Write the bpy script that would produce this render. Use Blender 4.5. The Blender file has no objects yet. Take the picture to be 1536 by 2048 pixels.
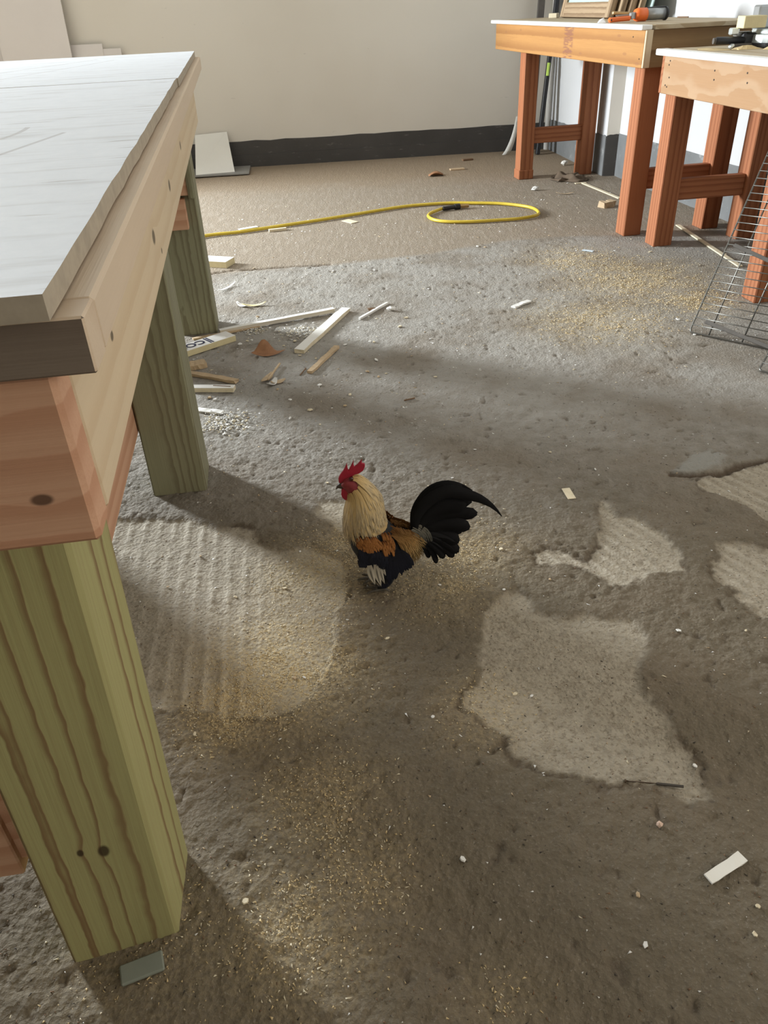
import bpy, bmesh, math, random
import numpy as np
from mathutils import Vector, Matrix

random.seed(7)
rng = np.random.default_rng(11)
C = bpy.context.scene.collection
scene = bpy.context.scene

# ------------------------------------------------------------------ camera
cam_d = bpy.data.cameras.new('camera')
cam_d.sensor_fit = 'VERTICAL'
cam_d.sensor_height = 36.0
cam_d.lens = 1539.44 / 2048 * 36.0
cam_d.clip_start = 0.02
cam = bpy.data.objects.new('camera', cam_d)
C.objects.link(cam)
pitch, roll = 0.58440, -0.048267
fwd = Vector((0, math.cos(pitch), -math.sin(pitch)))
right0 = Vector((1, 0, 0)); up0 = right0.cross(fwd)
cr, sr = math.cos(roll), math.sin(roll)
right = right0 * cr + up0 * sr
up = up0 * cr - right0 * sr
M = Matrix((right, up, -fwd)).transposed().to_4x4()
M.translation = Vector((0, 0, 1.0))
cam.matrix_world = M
scene.camera = cam

# ------------------------------------------------------------------ world, daylight, exposure
world = bpy.data.worlds.new('world'); scene.world = world
world.use_nodes = True
bg = world.node_tree.nodes['Background']
bg.inputs[0].default_value = (0.80, 0.90, 1.0, 1)
bg.inputs[1].default_value = 0.35

def area_light(name, loc, look, sx, sy, power, color):
    d = bpy.data.lights.new(name, 'AREA'); d.shape = 'RECTANGLE'
    d.size = sx; d.size_y = sy; d.energy = power; d.color = color
    o = bpy.data.objects.new(name, d); C.objects.link(o)
    o.location = loc
    o.rotation_euler = (Vector(look) - Vector(loc)).to_track_quat('-Z', 'Y').to_euler()
    return o
# daylight entering through the open roll-up door in the left wall
area_light('door_daylight', (-4.2, 4.85, 1.40), (.4, 2.0, .45), 0.55, 1.2, 710, (0.90, 0.96, 1.0))
# added fill lamp, out of view behind the camera
area_light('rear_fill', (0.9, -2.9, 1.6), (0.9, 0, 1.3), 1.6, 1.0, 6, (1.0, 0.86, 0.68))

# warm fill lamp added out of view at right, brightens the bench's upright faces
area_light('side_fill', (2.40, .25, 1.15), (-.3, .9, .75), 1.3, 1.0, 26, (1.0, 0.88, 0.72))

scene.view_settings.view_transform = 'Standard'
scene.view_settings.look = 'None'
scene.view_settings.gamma = 1.0
scene.view_settings.use_curve_mapping = False
scene.view_settings.exposure = 0.04
scene.cycles.max_bounces = 8
scene.cycles.diffuse_bounces = 5

# ------------------------------------------------------------------ helpers
def tag(o, label=None, cat=None, group=None, kind=None):
    if label: o['label'] = label
    if cat: o['category'] = cat
    if group: o['group'] = group
    if kind: o['kind'] = kind
    return o

def empty(name, loc, label, cat, group=None):
    o = bpy.data.objects.new(name, None); C.objects.link(o)
    o.location = loc; o.empty_display_size = 0.05
    return tag(o, label, cat, group)

def link(name, me, parent=None, mats=None):
    o = bpy.data.objects.new(name, me); C.objects.link(o)
    if parent: o.parent = parent
    if mats is not None:
        for m in (mats if isinstance(mats, (list, tuple)) else [mats]): me.materials.append(m)
    return o

def set_attr(me, name, data, typ='FLOAT'):
    a = me.attributes.new(name, typ, 'POINT')
    arr = np.asarray(data, dtype=np.float32).ravel()
    a.data.foreach_set('vector' if typ == 'FLOAT_VECTOR' else 'value', arr)

def mesh(verts, faces, smooth=False):
    me = bpy.data.meshes.new('m')
    me.from_pydata([tuple(v) for v in verts], [], faces)
    me.update()
    if smooth:
        me.polygons.foreach_set('use_smooth', [True] * len(me.polygons))
    return me

class MB:
    """collects boards (boxes with their own grain coordinates), prisms and tubes into one mesh"""
    def __init__(s): s.v = []; s.f = []; s.g = []; s.m = []
    def add(s, verts, faces, gc=None, mi=0):
        n = len(s.v); s.v += [tuple(v) for v in verts]
        s.f += [tuple(i + n for i in f) for f in faces]
        s.m += [mi] * len(faces)
        s.g += [tuple(g) for g in (gc if gc is not None else verts)]
        return s
    def board(s, p0, p1, w, h, side=None, bev=0.002, off=None, mi=0, jag=0):
        """box from p0 to p1 (centre line), w across `side`, h across the third axis"""
        p0, p1 = Vector(p0), Vector(p1); d = p1 - p0; L = d.length; d.normalize()
        if side is None: side = Vector((0, 0, 1)).cross(d) if abs(d.z) < 0.95 else Vector((1, 0, 0))
        side = Vector(side); side = (side - d * side.dot(d)).normalized(); n = d.cross(side)
        bm = bmesh.new(); bmesh.ops.create_cube(bm, size=1)
        for v in bm.verts: v.co = Vector((v.co.x * L, v.co.y * w, v.co.z * h))
        if jag:
            bmesh.ops.subdivide_edges(bm, edges=[e for e in bm.edges if abs((e.verts[0].co - e.verts[1].co).x) > L * .9], cuts=5)
            for v in bm.verts:
                v.co += Vector((random.uniform(-1, 1), random.uniform(-1, 1), random.uniform(-.5, .5) * (v.co.z > 0))) * jag
        elif bev:
            bmesh.ops.bevel(bm, geom=list(bm.edges), offset=min(bev, w * .3, h * .3), segments=1, affect='EDGES')
        o = Vector(off) if off is not None else Vector((random.uniform(0, 9), random.uniform(-.05, .05), random.uniform(-.05, .05)))
        mid = (p0 + p1) / 2
        vs = [mid + d * v.co.x + side * v.co.y + n * v.co.z for v in bm.verts]
        gc = [v.co + o for v in bm.verts]
        s.add(vs, [[v.index for v in f.verts] for f in bm.faces] if bm.verts.index_update() is None else [], gc, mi)
        bm.free(); return s
    def tube(s, pts, r, n=8, mi=0, caps=True):
        pts = [Vector(p) for p in pts]; rs = r if isinstance(r, (list, tuple)) else [r] * len(pts)
        vs = []; gs = []; fs = []; prev = None; acc = 0
        for i, p in enumerate(pts):
            t = (pts[min(i + 1, len(pts) - 1)] - pts[max(i - 1, 0)]).normalized()
            if prev is None:
                a = t.orthogonal().normalized()
            else:
                a = (prev - t * prev.dot(t)).normalized()
            prev = a; b = t.cross(a)
            if i: acc += (p - pts[i - 1]).length
            for k in range(n):
                q = 2 * math.pi * k / n
                vs.append(p + (a * math.cos(q) + b * math.sin(q)) * rs[i]); gs.append((acc, math.cos(q) * rs[i], math.sin(q) * rs[i]))
        for i in range(len(pts) - 1):
            for k in range(n):
                k2 = (k + 1) % n
                fs.append((i * n + k, i * n + k2, (i + 1) * n + k2, (i + 1) * n + k))
        if caps:
            fs.append(tuple(range(n - 1, -1, -1))); fs.append(tuple((len(pts) - 1) * n + k for k in range(n)))
        return s.add(vs, fs, gs, mi)
    def prism(s, outline, origin, ax, ay, t0, t1, mi=0):
        """outline (2D) in axes ax, ay around origin, extruded along ax x ay from t0 to t1"""
        origin, ax, ay = Vector(origin), Vector(ax), Vector(ay); n = ax.cross(ay).normalized(); k = len(outline)
        lo = [origin + ax * x + ay * y + n * t0 for x, y in outline]; hi = [v + n * (t1 - t0) for v in lo]
        fs = [tuple(range(k - 1, -1, -1)), tuple(range(k, 2 * k))] + [(i, (i + 1) % k, k + (i + 1) % k, k + i) for i in range(k)]
        return s.add(lo + hi, fs, [(x, y, 0) for x, y in outline] * 2, mi)
    def build(s, name, mats, parent=None, smooth=False):
        me = mesh(s.v, s.f, smooth); set_attr(me, 'gc', s.g, 'FLOAT_VECTOR')
        me.polygons.foreach_set('material_index', s.m)
        return link(name, me, parent, mats)

# ---- node helpers
class NT:
    def __init__(s, name, rough=0.7, spec=0.3):
        s.mat = bpy.data.materials.new(name); s.mat.use_nodes = True
        s.t = s.mat.node_tree; s.b = s.t.nodes['Principled BSDF']
        s.b.inputs['Roughness'].default_value = rough
        s.b.inputs['Specular IOR Level'].default_value = spec
    def n(s, typ, **kw):
        x = s.t.nodes.new(typ)
        for k, v in kw.items(): setattr(x, k, v)
        return x
    def l(s, a, b): s.t.links.new(a, b)
    def put(s, inp, v):
        if isinstance(v, bpy.types.NodeSocket): s.l(v, inp)
        elif isinstance(v, (tuple, list)) and len(v) == 3 and inp.type == 'RGBA': inp.default_value = (*v, 1)
        else: inp.default_value = v
    def attr(s, name, out='Fac'):
        x = s.n('ShaderNodeAttribute'); x.attribute_name = name; return x.outputs[out]
    def math(s, op, a, b=0.0, c=None, clamp=False):
        x = s.n('ShaderNodeMath', operation=op, use_clamp=clamp); s.put(x.inputs[0], a); s.put(x.inputs[1], b)
        if c is not None: s.put(x.inputs[2], c)
        return x.outputs[0]
    def vmath(s, op, a, b=(0, 0, 0), out=0):
        x = s.n('ShaderNodeVectorMath', operation=op); s.put(x.inputs[0], a)
        if op == 'SCALE': s.put(x.inputs['Scale'], b)
        else: s.put(x.inputs[1], b)
        return x.outputs[out]
    def mix(s, fac, a, b, blend='MIX'):
        x = s.n('ShaderNodeMix', data_type='RGBA', blend_type=blend); s.put(x.inputs[0], fac); s.put(x.inputs[6], a); s.put(x.inputs[7], b); return x.outputs[2]
    def noise(s, vec, scale, detail=4, rough=0.55, out=0):
        x = s.n('ShaderNodeTexNoise'); s.put(x.inputs['Vector'], vec); x.inputs['Scale'].default_value = scale
        x.inputs['Detail'].default_value = detail; x.inputs['Roughness'].default_value = rough; return x.outputs[out]
    def voro(s, vec, scale, out=0, feature='F1'):
        x = s.n('ShaderNodeTexVoronoi', feature=feature); s.put(x.inputs['Vector'], vec); x.inputs['Scale'].default_value = scale; return x.outputs[out]
    def ss(s, v, a, b):
        x = s.n('ShaderNodeMapRange', interpolation_type='SMOOTHSTEP'); s.put(x.inputs[0], v); s.put(x.inputs[1], a); s.put(x.inputs[2], b); return x.outputs[0]
    def ramp(s, v, stops):
        x = s.n('ShaderNodeValToRGB'); s.put(x.inputs[0], v); e = x.color_ramp.elements
        e[0].position, e[0].color = stops[0][0], (*stops[0][1], 1); e[1].position, e[1].color = stops[-1][0], (*stops[-1][1], 1)
        for p, c in stops[1:-1]:
            q = e.new(p); q.color = (*c, 1)
        return x.outputs[0]
    def obj(s):
        return s.n('ShaderNodeTexCoord').outputs['Object']
    def geo(s): return s.n('ShaderNodeNewGeometry').outputs['Position']
    def col(s, v): s.put(s.b.inputs['Base Color'], v)
    def bump(s, h, strength=0.3, dist=0.002):
        x = s.n('ShaderNodeBump'); s.put(x.inputs['Height'], h); x.inputs['Strength'].default_value = strength; x.inputs['Distance'].default_value = dist
        s.l(x.outputs[0], s.b.inputs['Normal'])

def plain(name, col, rough=0.6, metal=0.0, spec=0.4, var=0.12, scale=30):
    m = NT(name, rough, spec); m.b.inputs['Metallic'].default_value = metal
    f = m.noise(m.obj(), scale, 3)
    a = tuple(max(0, c * (1 - var)) for c in col); b = tuple(min(1, c * (1 + var)) for c in col)
    m.col(m.mix(f, a, b)); return m.mat

def wood(name, light, dark, freq=55.0, stretch=0.06, warp=0.35, centre=(0.06, 0.10), sharp=(0.35, 0.85), fibre=0.25, rough=0.7, knots=(), stain=None, spec=0.25):
    """grain runs along x of the 'gc' attribute; knots = (x, y, z, r) in gc coordinates"""
    m = NT(name, rough, spec); g = m.attr('gc', 'Vector')
    st = m.vmath('MULTIPLY', g, (stretch, 1, 1))
    warp_v = m.math('MULTIPLY', m.math('SUBTRACT', m.noise(st, 9, 2), 0.5), warp * 0.16)
    warp_v = m.math('ADD', warp_v, m.math('MULTIPLY', m.math('SUBTRACT', m.noise(m.vmath('MULTIPLY', g, (.5, 1, 1)), 40, 2), 0.5), warp * 0.02))
    c = m.vmath('ADD', g, (0, centre[0], centre[1])); c = m.vmath('MULTIPLY', c, (0, 1, 1))
    r = m.math('ADD', m.vmath('LENGTH', c, out=1), warp_v)
    kd = None
    for (kx, ky, kz, kr) in knots:
        d = m.vmath('SUBTRACT', g, (kx, ky, kz)); d = m.vmath('MULTIPLY', d, (0.6, 1, 1)); d = m.vmath('LENGTH', d, out=1)
        q = m.math('DIVIDE', d, kr)
        fall = m.math('POWER', 2.718, m.math('MULTIPLY', m.math('MULTIPLY', q, q), -0.22))
        r = m.math('ADD', r, m.math('MULTIPLY', fall, kr * 1.1))
        spot = m.math('SUBTRACT', 1.0, m.ss(q, 0.55, 1.0)); kd = spot if kd is None else m.math('MAXIMUM', kd, spot)
    w = m.math('FRACT', m.math('MULTIPLY', r, freq))
    band = m.math('MULTIPLY', m.ss(w, sharp[0], sharp[1]), m.math('SUBTRACT', 1.0, m.ss(w, 0.93, 1.0)))
    fib = m.noise(m.vmath('MULTIPLY', g, (6, 420, 420)), 1.0, 2)
    blot = m.noise(m.vmath('MULTIPLY', g, (1.5, 9, 9)), 1.0, 3)
    col = m.mix(band, light, dark)
    col = m.mix(m.math('MULTIPLY', m.ss(fib, 0.35, 0.75), fibre), col, dark)
    col = m.mix(m.math('MULTIPLY', m.ss(blot, 0.3, 0.8), 0.25), col, tuple(x * .72 for x in light))
    if kd is not None: col = m.mix(m.math('MULTIPLY', kd, .92), col, tuple(x * .22 for x in dark))
    if stain: col = stain(m, g, col)
    m.col(col); m.bump(m.math('ADD', fib, m.math('MULTIPLY', band, .6)), 0.25, 0.0012)
    return m.mat

# ---- value noise in numpy, for terrain
def vnoise(x, y, scale, seed, octaves=3, gain=0.5):
    r = np.random.default_rng(seed); out = np.zeros_like(x); amp = 1.0; tot = 0
    for o in range(octaves):
        T = r.random((257, 257)).astype(np.float32); T[256] = T[0]; T[:, 256] = T[:, 0]
        u = (x * scale) % 256.0; v = (y * scale) % 256.0
        i = np.floor(u).astype(int); j = np.floor(v).astype(int); fu = u - i; fv = v - j
        fu = fu * fu * (3 - 2 * fu); fv = fv * fv * (3 - 2 * fv); i %= 256; j %= 256
        out += amp * (T[i, j] * (1 - fu) * (1 - fv) + T[i + 1, j] * fu * (1 - fv) + T[i, j + 1] * (1 - fu) * fv + T[i + 1, j + 1] * fu * fv)
        tot += amp; amp *= gain; scale *= 2.03
    return out / tot * 2 - 1

def sdist(x, y, poly):
    """signed distance to a polygon, negative inside"""
    P = np.array(poly); d2 = np.full(x.shape, 1e9); inside = np.zeros(x.shape, bool)
    for (ax, ay), (bx, by) in zip(P, np.roll(P, -1, 0)):
        ex, ey = bx - ax, by - ay; L = ex * ex + ey * ey + 1e-12
        t = np.clip(((x - ax) * ex + (y - ay) * ey) / L, 0, 1)
        d2 = np.minimum(d2, (x - ax - t * ex) ** 2 + (y - ay - t * ey) ** 2)
        cnd = ((ay > y) != (by > y)) & (x < (bx - ax) * (y - ay) / (by - ay + 1e-12) + ax); inside ^= cnd
    return np.where(inside, -1, 1) * np.sqrt(d2)

def ldist(x, y, line):
    d2 = np.full(x.shape, 1e9)
    for (ax, ay), (bx, by) in zip(line[:-1], line[1:]):
        ex, ey = bx - ax, by - ay; t = np.clip(((x - ax) * ex + (y - ay) * ey) / (ex * ex + ey * ey + 1e-12), 0, 1)
        d2 = np.minimum(d2, (x - ax - t * ex) ** 2 + (y - ay - t * ey) ** 2)
    return np.sqrt(d2)
def sst(a, b, v):
    t = np.clip((v - a) / (b - a), 0, 1); return t * t * (3 - 2 * t)

# ------------------------------------------------------------------ floor
# measured floor positions in metres: bare patches, cracks, sawdust, offcuts
P_left = [(-0.6324, 1.5412), (-0.5589, 1.5434), (-0.4729, 1.5316), (-0.4218, 1.5103), (-0.3828, 1.4862), (-0.3491, 1.4957), (-0.3122, 1.4802), (-0.2848, 1.4416), (-0.2632, 1.3972), (-0.2338, 1.3797), (-0.1905, 1.395), (-0.1339, 1.3716), (-0.0893, 1.3405), (-0.0779, 1.2954), (-0.087, 1.1977), (-0.1022, 1.0819), (-0.1111, 1.0041), (-0.1269, 0.9507), (-0.1598, 0.9184), (-0.1926, 0.9016), (-0.2428, 0.896), (-0.2957, 0.9103), (-0.3412, 0.9265), (-0.3943, 0.9333), (-0.4691, 0.9552), (-0.5682, 1.022), (-0.6761, 1.2417), (-0.7004, 1.4967)]
P_mid = [(0.1913, 1.1682), (0.2311, 1.1994), (0.2654, 1.2179), (0.2756, 1.1754), (0.2939, 1.1342), (0.3333, 1.1185), (0.3865, 1.1274), (0.4166, 1.1124), (0.4664, 1.1088), (0.4736, 1.077), (0.4784, 1.0525), (0.46, 1.013), (0.446, 0.9805), (0.4431, 0.9278), (0.4453, 0.8877), (0.4564, 0.8444), (0.4473, 0.8179), (0.4609, 0.7867), (0.4661, 0.745), (0.4565, 0.7104), (0.43, 0.7005), (0.4031, 0.7172), (0.3645, 0.731), (0.3022, 0.7346), (0.2414, 0.7621), (0.1903, 0.7816), (0.171, 0.8126), (0.1815, 0.834), (0.1462, 0.8636), (0.1142, 0.9038), (0.123, 0.9487), (0.1499, 0.9786), (0.1596, 1.0394), (0.1734, 1.0985)]
P_up = [(0.4964, 1.5175), (0.5218, 1.5249), (0.5357, 1.4997), (0.538, 1.453), (0.581, 1.4447), (0.6144, 1.3933), (0.6309, 1.3414), (0.6135, 1.2641), (0.6147, 1.2416), (0.5393, 1.2328), (0.502, 1.214), (0.4708, 1.1987), (0.4362, 1.2191), (0.4232, 1.2566), (0.3861, 1.2746), (0.3513, 1.285), (0.3207, 1.2951), (0.3197, 1.3265), (0.3439, 1.3406), (0.389, 1.3289), (0.4188, 1.295), (0.4603, 1.3473), (0.4824, 1.4045), (0.4959, 1.4658)]
P_ur = [(0.7641, 1.5882), (0.8225, 1.6142), (0.8876, 1.6404), (0.9687, 1.6547), (1.1028, 1.6867), (0.932, 1.3411), (0.859, 1.4072), (0.8315, 1.4547), (0.8095, 1.5136), (0.765, 1.5473)]
P_mr = [(0.7189, 1.3342), (0.7604, 1.3307), (0.8125, 1.3023), (0.8684, 1.2589), (0.7705, 1.0558), (0.7186, 1.0905), (0.6942, 1.1178), (0.6741, 1.1523), (0.6876, 1.1856), (0.6639, 1.2158), (0.681, 1.2663), (0.7009, 1.2878)]
P_neck = [(-0.1637, 1.5835), (-0.0929, 1.5726), (-0.0326, 1.545), (-0.0341, 1.4206), (-0.1137, 1.4431), (-0.1505, 1.5016)]
G_plaque = [(0.7191, 1.6265), (0.7873, 1.6954), (0.8511, 1.7287), (0.8825, 1.6939), (0.8449, 1.6466), (0.7569, 1.6108)]
crack_r = [(0.7107, 1.62), (0.7569, 1.6108), (0.8328, 1.6157), (0.895, 1.6467), (0.9751, 1.6693), (1.0642, 1.6864)]
crack_far = [(-0.8223, 3.4974), (-0.7271, 3.551), (-0.6319, 3.5904), (-0.5411, 3.5832), (-0.402, 3.6), (-0.268, 3.6016), (-0.1942, 3.6053)]
edge_far = [(-0.9767, 3.3825), (-0.7258, 3.543), (-0.5411, 3.5832), (-0.268, 3.6016), (-0.1527, 3.6146), (0.0386, 3.665), (0.2767, 3.7092), (0.6334, 3.8723), (0.8855, 3.9019), (1.23, 3.8947)]
dust_spots = [((-0.2031, 1.0228), 0.13, 0.9), ((-0.1411, 1.2832), 0.12, 0.55), ((-0.2657, 0.9422), 0.1, 0.8), ((-0.0791, 1.4049), 0.08, 0.5), ((-0.1176, 0.7326), 0.1, 0.6), ((-0.1357, 0.5444), 0.1, 0.7), ((-0.0709, 0.6103), 0.09, 0.5), ((1.1043, 3.1571), 0.28, 0.55), ((0.823, 2.7142), 0.22, 0.45), ((0.1721, 1.3467), 0.1, 0.4), ((0.1075, 1.2308), 0.1, 0.4), ((0.1455, 0.8936), 0.08, 0.3), ((-0.3267, 0.5215), 0.12, 0.35), ((1.2315, 2.8805), 0.15, 0.5), ((0.1104, 0.4426), 0.06, 0.25), ((0.9125, 3.4881), 0.2, 0.35)]
D1 = [(-0.2654, 2.5296), (-0.1105, 2.9481)]
D2 = [(-0.5762, 2.7649), (-0.1571, 2.9315)]
D3 = [(-0.6668, 2.7107), (-0.4322, 2.8085)]
D4 = [(-0.6489, 2.5923), (-0.5247, 2.7019)]
D5 = [(-0.6183, 2.3872), (-0.4517, 2.3034)]
D6 = [(-0.5859, 2.2539), (-0.4493, 2.2382)]
D7 = [(-0.2193, 2.3475), (-0.1363, 2.5591)]
D8 = [(-0.0577, 2.838), (0.0538, 3.0078)]
D16 = [(0.5336, 2.8895), (0.6083, 2.9497)]
D13 = [(-0.5427, 4.2799), (-0.4509, 4.3055)]
D12 = [(-0.7898, 3.7069), (-0.66, 3.6599)]
D19 = [(0.4098, 0.5772), (0.4687, 0.6074)]
D_nail = [(0.3481, 0.7427), (0.4302, 0.729)]
D_rod = [(0.3915, 0.733), (0.4297, 0.7255)]
D18 = [(0.4419, 1.5742), (0.4466, 1.5265)]
D17 = [(0.9818, 3.6351), (1.0246, 3.6016)]
spl = [(0.0759, 2.1066), (0.1098, 2.1203)]
card = [(-0.1381, 4.4587), (-0.0822, 4.3891)]
lath1 = [(1.3469, 5.1437), (1.4465, 4.6609)]
lath2 = [(1.5487, 3.9947), (1.5614, 3.2608)]
spl2 = [(-0.2511, 2.3351), (-0.2348, 2.3905)]
D26 = [(-0.5448, 2.1099), (-0.4653, 2.081)]
hstrip = [(-0.7136, 4.3572), (-0.6182, 4.4055)]
tanb = [(0.577, 5.8006), (0.6765, 5.8129)]
brn = [(0.7042, 6.1543), (0.7808, 6.1761)]
wedge = [(1.2873, 4.4613), (1.3554, 4.497)]
lathb = [(1.2987, 5.1395), (1.3714, 5.1538)]
pts = {'leaf': (-0.3753, 2.5208), 'leaf2': (-0.2223, 1.2462), 'bark': (-0.3355, 2.3332), 'shell': (-0.3348, 2.2742), 'peb': (0.3715, 0.6621), 'chip743': (-0.0108, 2.9395), 'chip783': (0.0629, 2.923), 'blk27': (-0.6077, 2.4487), 'wht1067': (1.0211, 5.004), 'curv': (1.1713, 4.8504), 'chunk': (1.3719, 5.7816), 'farleaf': (0.4641, 5.6238), 'rag': (1.3634, 5.4448), 'shim': (-0.3271, 0.4983), 'curlA': (-0.5333, 3.07), 'curlB': (-0.4818, 3.0624), 'curlC': (-0.6258, 3.3065), 'pileA': (-0.2828, 2.7407), 'pileB': (-0.4495, 2.0237), 'pileC': (-0.4509, 2.774), 'bent': (1.0595, 6.3662)}
hose = [(-0.8617, 4.2233), (-0.6951, 4.2655), (-0.4894, 4.3568), (-0.276, 4.4516), (-0.0543, 4.5624), (0.1773, 4.6781), (0.3244, 4.7118), (0.4707, 4.7194), (0.6125, 4.6879), (0.7508, 4.6439), (0.8527, 4.5691), (0.9093, 4.4931), (0.9231, 4.3916), (0.8947, 4.3145), (0.7997, 4.2649), (0.6912, 4.2532), (0.5572, 4.2468), (0.4263, 4.2678), (0.3507, 4.323), (0.3222, 4.4106), (0.3421, 4.4908), (0.4179, 4.587)]
hose_pre = [(-1.1316, 4.0717)]
fit = [(0.4162, 4.5686), (0.4928, 4.5967), (0.5136, 4.605), (0.5659, 4.613)]
chips = [(0.1075, 1.2308), (0.4488, 1.5463), (0.946, 2.6969), (0.1184, 2.8298), (-0.0316, 2.3411), (-0.0022, 2.4385), (-0.2891, 2.646), (-0.1782, 2.8111), (-0.0064, 2.5991), (0.0034, 2.3007), (-0.0204, 2.6106), (1.0209, 5.0192), (0.5125, 3.7918), (0.1825, 2.2715), (0.3331, 1.2297), (0.2388, 0.9236), (0.2107, 0.93), (0.0654, 0.8833), (-0.005, 1.0779), (-0.1755, 0.9947), (-0.1574, 0.9935), (-0.2104, 0.5776), (0.5385, 1.0615), (0.6601, 1.0528), (-0.0718, 0.696), (0.0859, 0.6244), (0.2495, 1.3404), (0.2348, 1.205), (-0.2124, 1.252), (-0.4548, 2.9279), (-0.4048, 2.6368), (-0.2622, 2.5065), (-0.1827, 2.2565), (-0.0869, 2.1711), (-0.1011, 2.0952), (-0.2608, 2.0326), (-0.1708, 1.9783), (0.1751, 1.6462), (-0.1381, 1.6536), (-0.3374, 1.9959), (-0.2701, 2.1559), (-0.2049, 2.0795), (-0.4854, 2.6376), (-0.4623, 2.6688), (-0.521, 2.1949), (-0.5035, 2.1821), (1.574, 3.4535), (1.1017, 2.524), (1.2694, 3.5492), (0.5454, 3.7676), (1.0937, 2.6761), (0.4602, 0.5384), (0.3013, 0.4981), (0.4421, 0.5038), (0.312, 0.5626), (0.4606, 0.7629), (0.0916, 2.7365), (-0.1088, 2.5886), (-0.2217, 1.2396), (-0.4102, 1.3755), (-0.5681, 1.3882), (-0.3133, 1.2304), (-0.1893, 1.3761), (-0.331, 0.8695), (-0.461, 1.2743), (0.5344, 1.6564), (0.4418, 1.7559), (0.2493, 1.7887)]

dust_spots = [(c_, r_, a_ * (.6 if c_[1] < .8 else 1)) for c_, r_, a_ in dust_spots]
def floor_fields(x, y):
    rag = 0.013 * vnoise(x, y, 24, 1, 3) + 0.008 * vnoise(x, y, 95, 2, 2)
    patch = np.zeros_like(x)
    for poly, soft in ((P_left, .010), (P_mid, .016), (P_up, .010), (P_ur, .008), (P_mr, .012), (P_neck, .012)):
        patch = np.maximum(patch, 1 - sst(-soft, soft * .35, sdist(x, y, poly) + rag))
    ef = np.array(edge_far); ye = np.interp(x, ef[:, 0], ef[:, 1]) + .012 * vnoise(x, y, 14, 3, 3)
    far = sst(-.035, .02, y - ye)
    plaque = 1 - sst(-.01, .006, sdist(x, y, G_plaque) + rag * .6)
    lip = np.zeros_like(x)
    for poly in (P_left, P_mid, P_up, P_ur, P_mr): lip = np.maximum(lip, 1 - sst(.001, .007, np.abs(sdist(x, y, poly) + rag - .002)))
    lip *= sst(-.15, .35, vnoise(x, y, 9, 21, 2))
    crack = np.maximum(1 - sst(.002, .011, ldist(x, y, crack_r) + rag * .5), 1 - sst(.003, .013, ldist(x, y, crack_far) + rag * .35))
    dust = np.zeros_like(x)
    for (cx, cy), r, a in dust_spots:
        d = np.hypot(x - cx, y - cy) / r
        dust = np.maximum(dust, a * np.exp(-d * d * .9))
    dust *= .55 + .75 * (.5 + .5 * vnoise(x, y, 22, 5, 3))
    rough = (1 - patch) * (1 - far)
    cavn = vnoise(x, y, 42, 8, 2)
    pits = sst(.52, .78, cavn) * rough
    h = .0027 * vnoise(x, y, 150, 4, 3, .65) * (rough * .9 + .18) * (1 - .62 * sst(1.7, 2.5, y)) + .0022 * vnoise(x, y, 45, 6, 2) * (.35 + .65 * rough)
    h -= .0045 * pits
    # trowel ridges inside the bare patches
    a1 = x * .995 + y * .10; a2 = x * .86 + y * .50
    ridge = np.where(x < .1, np.abs(((a1 / .034) % 1) - .5), np.abs(((a2 / .030) % 1) - .5)) * 2
    rmask = np.where(x < .1, 1 - sst(-.30, -.20, x), np.maximum(sst(1.20, 1.3, y), .25))
    wob = .5 + .5 * vnoise(x, y, 12, 9, 2)
    h += patch * (.0036 * sst(.45, 1, ridge) * rmask * wob + .0016 * vnoise(x, y, 75, 7, 2) * sst(.3, .7, ridge) * rmask)
    crack = np.maximum(crack, lip * .62)
    h -= patch * .0062; h -= crack * .009; h += plaque * .003; h += dust * .0012 * vnoise(x, y, 190, 10, 2)
    h += (1 - far) * .002 * vnoise(x, y, 5, 12, 2)
    return h, patch, far, plaque, crack, dust, pits, patch * sst(.4, .9, ridge) * np.where(x < .1, rmask, sst(1.15, 1.22, y)) * wob

def steps(*segs):
    out = [segs[0][0]]
    for a, b, d in segs:
        k = max(1, int(round((b - a) / d))); out += list(a + (b - a) * (np.arange(1, k + 1) / k))
    return np.array(out)
gx = steps((-4.2, -2.0, .12), (-2.0, -1.0, .025), (-1.0, 1.05, .005), (1.05, 1.9, .02), (1.9, 3.2, .12))
gy = steps((-3.1, .2, .06), (.2, 1.95, .005), (1.95, 3.0, .008), (3.0, 4.0, .012), (4.0, 6.8, .04))
GX, GY = np.meshgrid(gx, gy)
Hh, Fp, Ff, Fq, Fc, Fd, Fh, Fr = floor_fields(GX, GY)
nx, ny = len(gx), len(gy)
me = bpy.data.meshes.new('floor')
me.vertices.add(nx * ny)
me.vertices.foreach_set('co', np.stack([GX, GY, Hh], -1).astype(np.float32).ravel())
ii = (np.arange(ny - 1)[:, None] * nx + np.arange(nx - 1)[None]).ravel()
quads = np.stack([ii, ii + 1, ii + nx + 1, ii + nx], -1).astype(np.int32)
me.loops.add(quads.size); me.loops.foreach_set('vertex_index', quads.ravel())
me.polygons.add(len(quads)); me.polygons.foreach_set('loop_start', np.arange(0, quads.size, 4, dtype=np.int32))
me.update(calc_edges=True); me.validate()
me.polygons.foreach_set('use_smooth', np.ones(len(me.polygons), bool))
for nm, arr in (('patch', Fp), ('far', Ff), ('plaque', Fq), ('crack', Fc), ('dust', Fd), ('pits', Fh), ('ridge', Fr)): set_attr(me, nm, arr)

def hz(x, y):
    i = min(max(np.searchsorted(gy, y), 1), ny - 1); j = min(max(np.searchsorted(gx, x), 1), nx - 1)
    return float(max(Hh[i, j], Hh[i - 1, j], Hh[i, j - 1], Hh[i - 1, j - 1]))

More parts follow.
